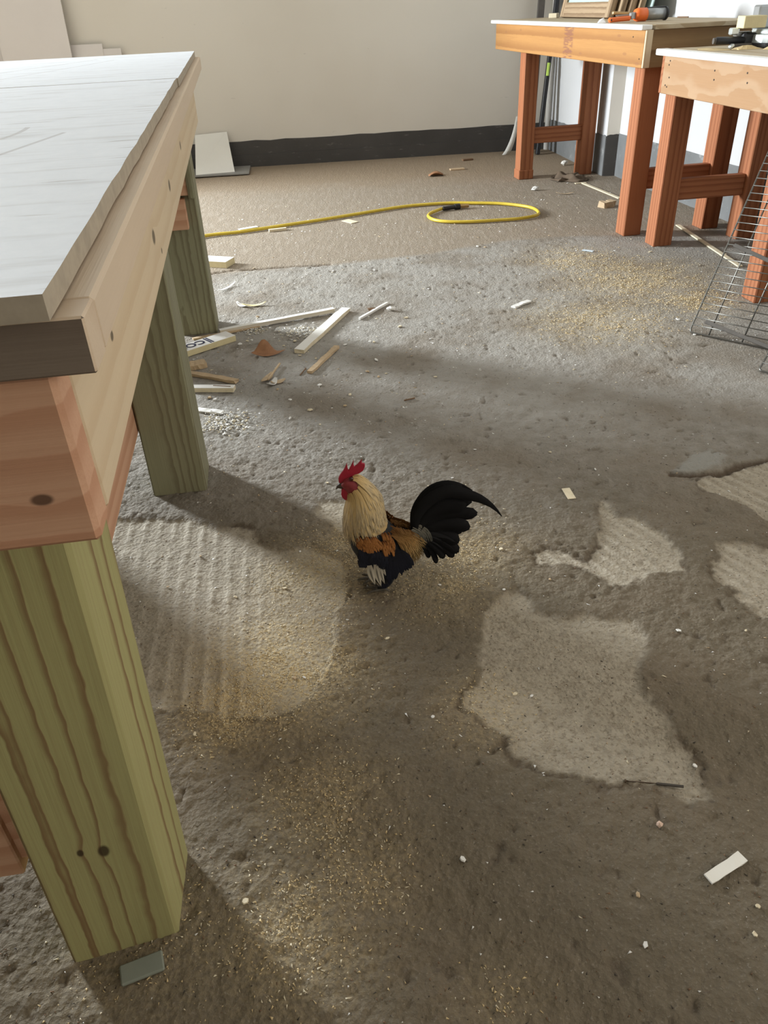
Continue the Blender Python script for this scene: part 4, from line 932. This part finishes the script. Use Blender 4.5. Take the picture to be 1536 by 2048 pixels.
# ------------------------------------------------------------------ uncountable crumbs: shavings, sawdust, grit
def crumbs(name, points, mats, label, cat, flat=.5):
    base = [(1, 0, 0), (-.6, .7, 0), (-.5, -.8, 0), (.1, .1, 1)]
    N = len(points); P = np.array(points, float); a = rng.uniform(0, 6.283, N); T = np.array(base)
    jit = rng.uniform(.6, 1.4, (N, 4, 3)); V = T[None] * jit * P[:, 3, None, None]; V[:, :, 2] *= flat
    el = rng.uniform(1, 2.6, N)[:, None]; V[:, :, 0] *= el
    X = V[:, :, 0] * np.cos(a)[:, None] - V[:, :, 1] * np.sin(a)[:, None]; Y = V[:, :, 0] * np.sin(a)[:, None] + V[:, :, 1] * np.cos(a)[:, None]
    V = np.stack([X, Y, V[:, :, 2]], -1) + P[:, None, :3]
    F = np.array([(0, 1, 3), (1, 2, 3), (2, 0, 3), (2, 1, 0)]); F = (F[None] + 4 * np.arange(N)[:, None, None]).reshape(-1, 3)
    me_ = bpy.data.meshes.new(name); me_.vertices.add(4 * N); me_.vertices.foreach_set('co', V.astype(np.float32).ravel())
    me_.loops.add(F.size); me_.loops.foreach_set('vertex_index', F.astype(np.int32).ravel()); me_.polygons.add(len(F)); me_.polygons.foreach_set('loop_start', np.arange(0, F.size, 3, dtype=np.int32))
    me_.update(calc_edges=True); me_.validate()
    for mm in mats: me_.materials.append(mm)
    mi = np.repeat(rng.integers(0, len(mats), N), 4).astype(np.int32); me_.polygons.foreach_set('material_index', mi)
    o = link(name, me_); tag(o, label, cat, kind='stuff'); return o
pt_ = []
for (cx, cy), r, a in dust_spots:
    for k in range(int(5200 * r * a / .1 * (r / .1) ** .5 * .35)):
        x, y = cx + rng.normal(0, r * .55), cy + rng.normal(0, r * .55)
        if vnoise(np.array([x]), np.array([y]), 22, 5, 3)[0] > rng.uniform(-.6, .3):
            pt_.append((x, y, hz(x, y), rng.uniform(.0006, .0019) * (1 if y < 2 else 1.7)))
crumbs('sawdust_crumbs', pt_, [dust_m, dust_m, cream_w], 'yellow sawdust crumbs strewn over the rough floor', 'sawdust')
pt_ = []
for k in range(5200):
    y = .3 + 4.6 * rng.random() ** 1.3; x = rng.uniform(-.9, 1.5)
    dens = math.exp(-((x + .25) ** 2 / .25 + (y - 2.4) ** 2 / .7)) + .35
    if rng.random() < dens: pt_.append((x, y, hz(x, y), rng.uniform(.0007, .0024) * (.7 + .35 * y)))
crumbs('shaving_crumbs', pt_, [white_p, cream_w, tan_w, white_p], 'tiny pale shavings and grit strewn over the whole floor', 'shavings')
pt_ = [(x, y, hz(x, y), rng.uniform(.0006, .0017)) for x, y in ((rng.uniform(-.7, 1.0), .35 + 2.2 * rng.random() ** 1.4) for k in range(4200))]
crumbs('dark_grit', pt_, [brown_w, plain('dark_grit', (.05, .04, .03), .9)], 'tiny dark grit specks scattered over the floor', 'grit')
for key, n, s, lab in (('pileA', 260, .06, 'heap of white shavings left of the broad white plank'), ('pileB', 420, .07, 'heap of white shavings right of the middle bench post'), ('pileC', 120, .045, 'loose white shavings beside the printed plank')):
    cx, cy = pts[key]; L_ = []
    for k in range(n):
        x, y = cx + rng.normal(0, s * .55), cy + rng.normal(0, s * .5); L_.append((x, y, hz(x, y) + rng.uniform(0, .006), rng.uniform(.0016, .0046)))
    crumbs('white_shavings', L_, [white_p, white_p, cream_w], lab, 'shavings', .7)
# ------------------------------------------------------------------ rooster
RX, RY = -.026, 1.238
rooster = empty('rooster', (RX, RY, 0), 'small rooster with golden neck, red comb and arched black tail standing on the floor', 'rooster')
RZ = .004
TE = .687                              # the profile was measured looking down at about 34.5 degrees
def rp(cx, cy, y=0.0):
    """profile coordinates (1000-unit grid) to metres in the rooster's own frame"""
    s, t = cx / 1000, cy / 1000
    x = (-.0833 * (1 - s) + .1524 * s) * (1 - t) + (-.1088 * (1 - s) + .1546 * s) * t
    z = (.3456 * (1 - s) + .3328 * s) * (1 - t) + (.0498 * (1 - s) + .0337 * s) * t
    return Vector((x, y, z + RZ + abs(y) * TE))
ST = [((735, 695), (757, 790), .010), ((690, 682), (745, 870), .022), ((640, 662), (660, 950), .036), ((575, 645), (560, 1020), .046),
      ((530, 605), (440, 1030), .051), ((508, 560), (315, 970), .050), ((495, 520), (232, 840), .046), ((482, 480), (188, 700), .039),
      ((466, 440), (187, 600), .033), ((430, 395), (202, 500), .027), ((385, 350), (216, 425), .0215), ((335, 303), (208, 398), .018),
      ((285, 270), (178, 368), .0155), ((228, 270), (160, 350), .013), ((188, 290), (152, 340), .009)]
NS = len(ST)
def station(s):
    s = min(max(s, 0), NS - 1.001); i = int(s); f = s - i
    A = rp(*ST[i][0]).lerp(rp(*ST[i + 1][0]), f); Bq = rp(*ST[i][1]).lerp(rp(*ST[i + 1][1]), f)
    b = ST[i][2] * (1 - f) + ST[i + 1][2] * f; c = (A + Bq) / 2; h = (A - Bq) / 2; L = h.length
    k = math.sqrt(max((.55 * L) ** 2, L * L - (b * TE * h.z / L) ** 2)) / L       # outline is wider than the section, seen from above
    return c + h * k, c - h * k, b
def surf(s, th, lift=0.0):
    A, Bq, b = station(s); c = (A + Bq) / 2; h = (A - Bq) / 2
    return c + h * math.cos(th) * (1 + lift / max(h.length, .01)) + Vector((0, (b + lift) * math.sin(th), 0))
bm = bmesh.new(); NR = 22
def loft(rings):
    prev = None
    for r in rings:
        vs = [bm.verts.new(p) for p in r]
        if prev:
            for k in range(len(vs)): bm.faces.new((prev[k], prev[(k + 1) % len(vs)], vs[(k + 1) % len(vs)], vs[k]))
        else: bm.faces.new(vs[::-1])
        prev = vs
    bm.faces.new(prev)
ring = lambda s: [surf(s, 2 * math.pi * k / NR) for k in range(NR)]
loft([ring(i * .5) for i in range(int((NS - 1) * 2) + 1)])
def vloft(ls):                       # (cx, cy, half width in units, half depth m, y)
    R_ = []
    for cx, cy, hw, hd, y in ls:
        c = rp(cx, cy, y); w = hw * .000245
        R_.append([c + Vector((w * math.cos(2 * math.pi * k / 16), hd * math.sin(2 * math.pi * k / 16), 0)) for k in range(16)])
    loft(R_)
for y in (-.022, .020):
    dx = 0 if y < 0 else -16
    vloft([(470 + dx, 880, 110, .030, y), (480 + dx, 980, 118, .028, y), (492 + dx, 1060, 98, .023, y), (500 + dx, 1115, 62, .015, y), (503 + dx, 1150, 24, .007, y)])
mb = MB()
gz = 0.0
def foot(cx, y, ang):
    a = rp(cx, 1110, y); g = Vector((a.x, a.y, hz(RX + a.x, RY + a.y) + .0038)); mb.tube([a, a.lerp(g, .6), g + Vector((0, 0, .002))], [.0045, .0040, .0042], 8)
    for da, L in ((0, .040), (.55, .034), (-.55, .034), (3.14, .016)):
        d = Vector((-math.cos(ang + da), math.sin(ang + da), 0)); p = g
        mb.tube([p, p + d * L * .5 + Vector((0, 0, .0022)), p + d * L * .85 + Vector((0, 0, .0005)), p + d * L + Vector((0, 0, -.003))], [.0040, .0034, .0027, .0012], 7)
foot(470, -.020, .25); foot(425, .020, -.1)
me_t = mesh(mb.v, mb.f); bm.from_mesh(me_t)
bmesh.ops.recalc_face_normals(bm, faces=bm.faces)
me_b = bpy.data.meshes.new('rooster_body'); bm.to_mesh(me_b); bm.free()
tmp = bpy.data.objects.new('tmp_body', me_b); C.objects.link(tmp)
md = tmp.modifiers.new('r', 'REMESH'); md.mode = 'VOXEL'; md.voxel_size = .0022
sm = tmp.modifiers.new('s', 'SMOOTH'); sm.factor = .5; sm.iterations = 3
bpy.context.view_layer.update()
me_b2 = bpy.data.meshes.new_from_object(tmp.evaluated_get(bpy.context.evaluated_depsgraph_get())); bpy.data.objects.remove(tmp)
me_b2.polygons.foreach_set('use_smooth', [True] * len(me_b2.polygons))

def feather_mat(name, root, mid, tip, streak=None, streak_from=.5, rough=.65, spec=.3, sheen=None):
    m = NT(name, rough, spec); t = m.attr('t'); u = m.attr('u'); r = m.attr('r')
    c = m.ramp(m.math('ADD', t, m.math('MULTIPLY', m.math('SUBTRACT', r, .5), .25)), [(0, root), (.5, mid), (1, tip)])
    if streak:
        k = m.math('MULTIPLY', m.math('SUBTRACT', 1.0, m.ss(m.math('ABSOLUTE', u), .12, .45)), m.ss(t, streak_from, streak_from + .3))
        c = m.mix(m.math('MULTIPLY', k, .85), c, streak)
    c = m.mix(m.math('MULTIPLY', r, .45), c, tuple(x * .62 for x in mid))
    m.col(c); return m.mat
skin_red = plain('red_comb_skin', (.33, .014, .035), .5, var=.25, scale=120)
face_red = plain('dark_red_face_skin', (.22, .028, .035), .6, var=.35, scale=180)
black_f = plain('black_plumage', (.009, .0095, .011), .8, var=.3, scale=90)
gold_f = plain('golden_plumage', (.42, .29, .13), .75, var=.2, scale=120)
leg_m = plain('slate_leg_scale', (.075, .065, .05), .6, var=.2)
beak_m = plain('dark_horn_beak', (.07, .055, .045), .4, var=.2)
body = link('body', me_b2, rooster, [black_f, gold_f, face_red, leg_m])
fc = rp(225, 322); zneck = rp(300, 640).z
mi = np.zeros(len(me_b2.polygons), np.int32); cen = np.zeros(len(me_b2.polygons) * 3, np.float32); me_b2.polygons.foreach_get('center', cen); cen = cen.reshape(-1, 3)
mi[cen[:, 2] > zneck] = 1
mi[(np.hypot(cen[:, 0] - fc.x, cen[:, 2] - fc.z) < .0165)] = 2
mi[(cen[:, 2] < rp(470, 1122).z)] = 3
me_b2.polygons.foreach_set('material_index', mi)

class Feathers:
    def __init__(s): s.v = []; s.f = []; s.t = []; s.u = []; s.r = []
    def add(s, pts, side, w, bulge=.0008, prof=None, r=None, thick=.0):
        n = len(s.v); k = len(pts); r = random.random() if r is None else r
        for i, p in enumerate(pts):
            t = i / (k - 1); sd = side[i] if isinstance(side, list) else side
            ww = w * (prof(t) if prof else math.sin(math.pi * min(1, .12 + .88 * t)) ** .7)
            tg = (pts[min(i + 1, k - 1)] - pts[max(i - 1, 0)]).normalized(); nr = sd.cross(tg).normalized()
            s.v += [p - sd * ww, p + nr * bulge, p + sd * ww]; s.t += [t] * 3; s.u += [-1, 0, 1]; s.r += [r] * 3
            if i:
                o = n + 3 * i; s.f += [(o - 3, o - 2, o + 1, o), (o - 2, o - 1, o + 2, o + 1)]
    def build(s, name, mat, parent, stuff=False):
        me = mesh(s.v, s.f, True); set_attr(me, 't', s.t); set_attr(me, 'u', s.u); set_attr(me, 'r', s.r)
        o = link(name, me, parent, mat)
        if stuff: o['kind'] = 'stuff'
        return o
hackle_mat = feather_mat('hackle_gold', (.47, .31, .125), (.53, .38, .175), (.50, .43, .31), (.04, .034, .028), .66)
saddle_mat = feather_mat('saddle_gold', (.16, .065, .018), (.36, .20, .065), (.50, .37, .17), (.06, .03, .015), .25)
bow_mat = feather_mat('wing_bow_rust', (.10, .03, .008), (.30, .115, .028), (.36, .15, .04))
bar_mat = feather_mat('wing_bar_black', (.008, .008, .012), (.010, .011, .020), (.010, .012, .022), rough=.65, spec=.2)
prim_mat = feather_mat('wing_quill_white', (.30, .27, .22), (.50, .46, .38), (.55, .51, .43), (.03, .027, .024), .05)
tail_mat = feather_mat('tail_black', (.010, .010, .011), (.007, .007, .008), (.006, .006, .007), rough=.75, spec=.15)
covert_mat = feather_mat('tail_covert_grey', (.22, .20, .16), (.13, .125, .105), (.03, .03, .028))

# hackle: feathers that follow the neck surface down to the shoulders
F = Feathers()
for i in range(1500):
    s0 = 5.6 + 7.1 * random.random() ** .8; th = random.uniform(-math.pi, math.pi)
    if s0 > 11.3 and abs(th) > .75: continue
    q2 = 2 * abs(th) / math.pi
    end = 4.9 + 1.9 * q2 if q2 < 1 else 6.8 + .7 * (q2 - 1)
    s1 = max(end + random.uniform(-.75, .45), s0 - random.uniform(2.6, 3.8))
    if s1 > s0 - .8: continue
    dth = random.uniform(-.10, .10); k = 6; pts_ = []; sd = []
    for j in range(k):
        t = j / (k - 1); s = s0 + (s1 - s0) * t; q = th + dth * t
        pts_.append(surf(s, q, .0012 + .0045 * t * random.uniform(.6, 1.2) + .0015 * math.sin(math.pi * t)))
    for j in range(k):
        tg = (pts_[min(j + 1, k - 1)] - pts_[max(j - 1, 0)]).normalized(); A, Bq, b = station(s0 + (s1 - s0) * j / (k - 1))
        nr = (pts_[j] - (A + Bq) / 2).normalized(); sd.append(tg.cross(nr).normalized())
    F.add(pts_, sd, random.uniform(.0016, .0027), .0005, lambda t: (.55 + .45 * math.sin(math.pi * min(1, t * 1.1))) * (1 - t ** 4 * .85))
F.build('hackle_feathers', hackle_mat, rooster, True)

def lat(p):
    """half depth of the body beside the profile point p"""
    best = None
    for i in range(0, (NS - 1) * 3):
        A, Bq, b = station(i / 3); c = (A + Bq) / 2; h = (A - Bq) / 2; L2 = h.length_squared
        v = (p - c).dot(h) / L2; d = ((p - c) - h * v).length
        if best is None or d < best[0]: best = (d, b * math.sqrt(max(.05, 1 - min(1, abs(v)) ** 2)))
    return best[1]
def bez(P, n):
    """smooth polyline through profile points, resampled to n points"""
    q = smooth_path([Vector((x, y, 0)) for x, y in P], 8); L = [0]
    for a, b in zip(q[:-1], q[1:]): L.append(L[-1] + (b - a).length)
    out = []
    for i in range(n):
        d = L[-1] * i / (n - 1); j = max(k for k in range(len(L)) if L[k] <= d + 1e-9); j = min(j, len(q) - 2)
        f = (d - L[j]) / max(1e-9, L[j + 1] - L[j]); out.append(q[j].lerp(q[j + 1], f))
    return out
def side_feather(F, P, w, sgn, lift0, lift1, n=6, prof=None, hug=True, bulge=.0008, base=0.0):
    pts_ = []
    for i, q in enumerate(bez(P, n)):
        t = i / (n - 1); p = rp(q.x, q.y); y = 0
        for it in range(3):
            yy = max(lat(p), base) + lift0 + (lift1 - lift0) * t; p.z += (yy - y) * TE; y = yy
        p.y = sgn * y; pts_.append(p)
    sd = []
    for i in range(n):
        tg = (pts_[min(i + 1, n - 1)] - pts_[max(i - 1, 0)]).normalized(); sd.append(tg.cross(Vector((0, sgn, 0))).normalized())
    F.add(pts_, sd, w, bulge * 1, prof)
# saddle hackles falling over the rump
F = Feathers(); lance = lambda t: (.5 + .5 * math.sin(math.pi * min(1, t * 1.1))) * (1 - t ** 4 * .9)
for i in range(420):
    q = random.random(); sg = -1 if i % 2 == 0 else 1
    x0 = 540 + 180 * q + random.uniform(-20, 20); y0 = 660 + 40 * q + random.uniform(-10, 90) * (1 - .6 * q)
    x1 = 660 + 165 * random.random() ** .8; x1 = max(x1, x0 + 50); y1 = 985 - 110 * max(0, (x1 - 700) / 125) + random.uniform(-90, 10)
    side_feather(F, [(x0, y0), (x0 + .45 * (x1 - x0) + 12, y0 + .42 * (y1 - y0) - 8), (x1, y1)], random.uniform(.0015, .0026), sg, .001, .007 + random.uniform(0, .004), prof=lance, bulge=.0005)
F.build('saddle_feathers', saddle_mat, rooster, True)
# wings
for sg in (-1, 1):
    F = Feathers()
    for i in range(46):                       # lower black flank and secondaries
        q = random.random(); x0 = 500 + 110 * q; y0 = 850 + random.uniform(-10, 70); x1 = 520 + 185 * q + random.uniform(-10, 10); y1 = 1125 - 150 * q + random.uniform(-45, 10)
        side_feather(F, [(x0, y0), ((x0 + x1) / 2 + 10, (y0 + y1) / 2), (x1, y1)], .0065, sg, .001, .003, base=.046, prof=lambda t: .7 + .3 * math.sin(math.pi * t) - .55 * t ** 6)
    for i in range(10):
        x0 = 470 + random.uniform(-20, 30); side_feather(F, [(x0, 960), (x0 + 15, 1060), (x0 + 30 + random.uniform(-12, 12), 1150 + random.uniform(-20, 15))],   .0065, sg, .001, -.004, base=.044, prof=lambda t: .8 - .4 * t ** 5)
    wing = F.build('wing', bar_mat, rooster)
    F = Feathers()
    for x0, y0, x1, y1, w in ((384, 965, 425, 1125, .0068), (430, 958, 470, 1140, .0062), (462, 985, 496, 1118, .0042), (488, 985, 506, 1050, .0026)):
        side_feather(F, [(x0, y0), ((x0 + x1) / 2 - 6, (y0 + y1) / 2), (x1, y1)], w, sg, .005, .004, n=8, base=.049, prof=lambda t: .65 + .35 * math.sin(math.pi * min(1, t * 1.2)) - .6 * t ** 5)
    F.build('primary_feathers', prim_mat, wing)
    F = Feathers()
    for i in range(150):                      # blue-black bar
        x0 = 300 + 200 * random.random(); y0 = 845 + random.uniform(-15, 90) + (x0 - 300) * .05; x1 = x0 + random.uniform(10, 28); y1 = min(y0 + random.uniform(55, 85), 985 + (x0 - 300) * .08)
        side_feather(F, [(x0, y0), ((x0 + x1) / 2 + 4, (y0 + y1) / 2), (x1, y1)], .0034, sg, .003, .0055, n=5, base=.047, prof=lambda t: .75 + .25 * math.sin(math.pi * t) - .5 * t ** 6)
    F.build('wing_bar_feathers', bar_mat, wing, True)
    F = Feathers()
    for i in range(210):                      # rust shoulder
        a = random.uniform(0, 6.28); q = random.random() ** .5; x0 = 378 + 92 * q * math.cos(a); y0 = 795 + 52 * q * math.sin(a)
        if i > 150: x0 = random.uniform(470, 560); y0 = random.uniform(720, 850)
        side_feather(F, [(x0 - 14, y0 - 16), (x0, y0), (x0 + 12 + random.uniform(-5, 8), y0 + 26 + (18 if i > 150 else 0))], .0021, sg, .0045, .0075, n=5, prof=lambda t: .8 + .2 * math.sin(math.pi * t) - .5 * t ** 6)
    F.build('shoulder_feathers', bow_mat, wing, True)

# tail: every big feather its own part
def tail_feather(P, w, y0, y1, name='tail_feather', mat=None, n=14, prof=None, lean=.25):
    F = Feathers(); pts_ = []
    for i, q in enumerate(bez(P, n)):
        p = rp(q.x, q.y); p.y = y0 + (y1 - y0) * i / (n - 1); pts_.append(p)
    sd = []
    for i in range(n):
        tg = (pts_[min(i + 1, n - 1)] - pts_[max(i - 1, 0)]).normalized(); s_ = tg.cross(Vector((0, 1, 0))).normalized(); sd.append((s_ + Vector((0, lean, 0))).normalized())
    F.add(pts_, sd, w, .0016, prof or (lambda t: (.42 + .95 * t if t < .6 else .99) * math.sqrt(max(.0, 1 - max(0, (t - .80) / .205) ** 2.6))), r=.3)
    me = F.build(name, mat or tail_mat, rooster)
    md = me.modifiers.new('t', 'SOLIDIFY'); md.thickness = .0007
    return me
sick = lambda t: (.35 + .65 * math.sin(math.pi * min(1, .1 + t * .75))) * (1 - max(0, (t - .55) / .45) ** 1.6 * .9)
for sg in (-1, 1):
    tail_feather([(722, 690), (745, 560), (850, 430), (985, 370), (1110, 388), (1230, 420), (1330, 480), (1392, 548)] if sg < 0 else [(722, 690), (740, 550), (835, 425), (960, 368), (1080, 372), (1180, 410)], .0125, sg * .004, sg * .014, 'sickle_feather', prof=sick, n=18)
U = .000245
for i, (P, hw, y0, y1) in enumerate([
    ([(720, 690), (728, 590), (790, 490), (890, 410), (1010, 372), (1095, 362)], 42, -.002, .004),
    ([(728, 690), (770, 570), (860, 470), (970, 420), (1075, 420)], 58, .003, .012),
    ([(735, 690), (800, 580), (900, 500), (1020, 470), (1120, 478)], 52, -.004, -.010),
    ([(740, 690), (830, 580), (950, 515), (1080, 492), (1178, 494)], 42, .002, .016),
    ([(742, 690), (840, 600), (960, 545), (1090, 540), (1180, 548)], 38, -.003, -.004),
    ([(745, 695), (850, 625), (980, 580), (1110, 575), (1216, 580)], 40, .000, .010),
    ([(748, 700), (860, 650), (990, 620), (1080, 625), (1147, 645)], 42, -.004, -.012),
    ([(750, 705), (860, 665), (980, 665), (1060, 690), (1095, 705)], 42, .002, .002),
    ([(752, 710), (860, 690), (970, 705), (1030, 735), (1066, 748)], 40, -.005, -.014),
    ([(755, 715), (850, 705), (950, 740), (1020, 790), (1052, 832)], 34, -.008, -.018),
    ([(758, 720), (850, 730), (930, 770), (985, 815), (1018, 862)], 28, -.010, -.020),
    ([(760, 730), (830, 750), (890, 790), (925, 830), (945, 866)], 24, -.012, -.022),
    ([(765, 740), (815, 775), (855, 820), (878, 870), (890, 912)], 18, -.012, -.020),
    ([(765, 745), (795, 790), (815, 830), (836, 876)], 16, -.010, -.016),
    ([(735, 690), (820, 560), (930, 480), (1010, 450), (1060, 445)], 60, .001, .001), ([(742, 695), (850, 610), (950, 570), (1040, 555), (1090, 560)], 60, .001, .001), ([(748, 700), (860, 650), (950, 640), (1030, 660)], 55, .001, .001),
    ([(760, 720), (840, 715), (920, 760), (980, 830)], 26, .010, .020),
    ([(762, 735), (820, 770), (860, 830)], 18, .010, .016)]):
    tail_feather(P, hw * U * 1.36, y0, y1)
F = Feathers()
for i in range(70):
    x0 = random.uniform(690, 770); y0 = random.uniform(645, 730); L_ = random.uniform(70, 170)
    side_feather(F, [(x0, y0), (x0 + L_ * .5, y0 + L_ * .35), (x0 + L_ * .75, y0 + L_)], .0018, -1 if i % 2 else 1, .003, .008, prof=lance, bulge=.0005)
F.build('tail_coverts', covert_mat, rooster, True)

# comb, wattles, beak, eyes
def flat_part(name, outl, mat, y0, th, bev=.0012):
    mbp = MB(); o = [(rp(x, y).x, rp(x, y).z) for x, y in outl]; mbp.prism(o, (0, y0, 0), (1, 0, 0), (0, 0, 1), -th / 2, th / 2)
    ob = mbp.build(name, mat, rooster); md = ob.modifiers.new('b', 'BEVEL'); md.width = bev; md.segments = 2; md.limit_method = 'ANGLE'; return ob
flat_part('comb', [(160, 332), (144, 318), (142, 286), (158, 256), (180, 230), (194, 206), (206, 178), (212, 214), (219, 232), (232, 208), (246, 182), (261, 156), (257, 186), (262, 206), (285, 190), (305, 170), (323, 151), (320, 178), (344, 184), (345, 204), (332, 232), (300, 254), (266, 262), (238, 278), (205, 296)], skin_red, 0, .0050)
for sg in (-1, 1):
    flat_part('wattle', [(176, 352), (166, 372), (163, 398), (172, 422), (192, 439), (214, 440), (234, 424), (245, 402), (262, 386), (252, 360), (220, 348)], skin_red, sg * .006, .0048, .0018)
    flat_part('ear_lobe', [(252, 345), (262, 330), (290, 322), (303, 345), (296, 372), (272, 388), (252, 380)], skin_red, sg * .0145, .004, .0014)
mbp = MB(); mbp.tube([rp(182, 332), rp(160, 340), rp(138, 352), rp(122, 374)], [.0062, .0052, .0032, .0006], 10); mbp.tube([rp(180, 352), rp(160, 357), rp(140, 362)], [.0042, .0034, .0008], 8)
mbp.build('beak', beak_m, rooster, True)
for sg in (-1, 1):
    e = rp(243, 302, sg * .0128); mbp = MB(); mbp.tube([e - Vector((0, sg * .003, 0)), e + Vector((0, sg * .0012, 0)), e + Vector((0, sg * .0020, 0))], [.0042, .0038, .0018], 14); mbp.build('eye', plain('dark_eye', (.05, .012, .008), .15, spec=.6), rooster, True)
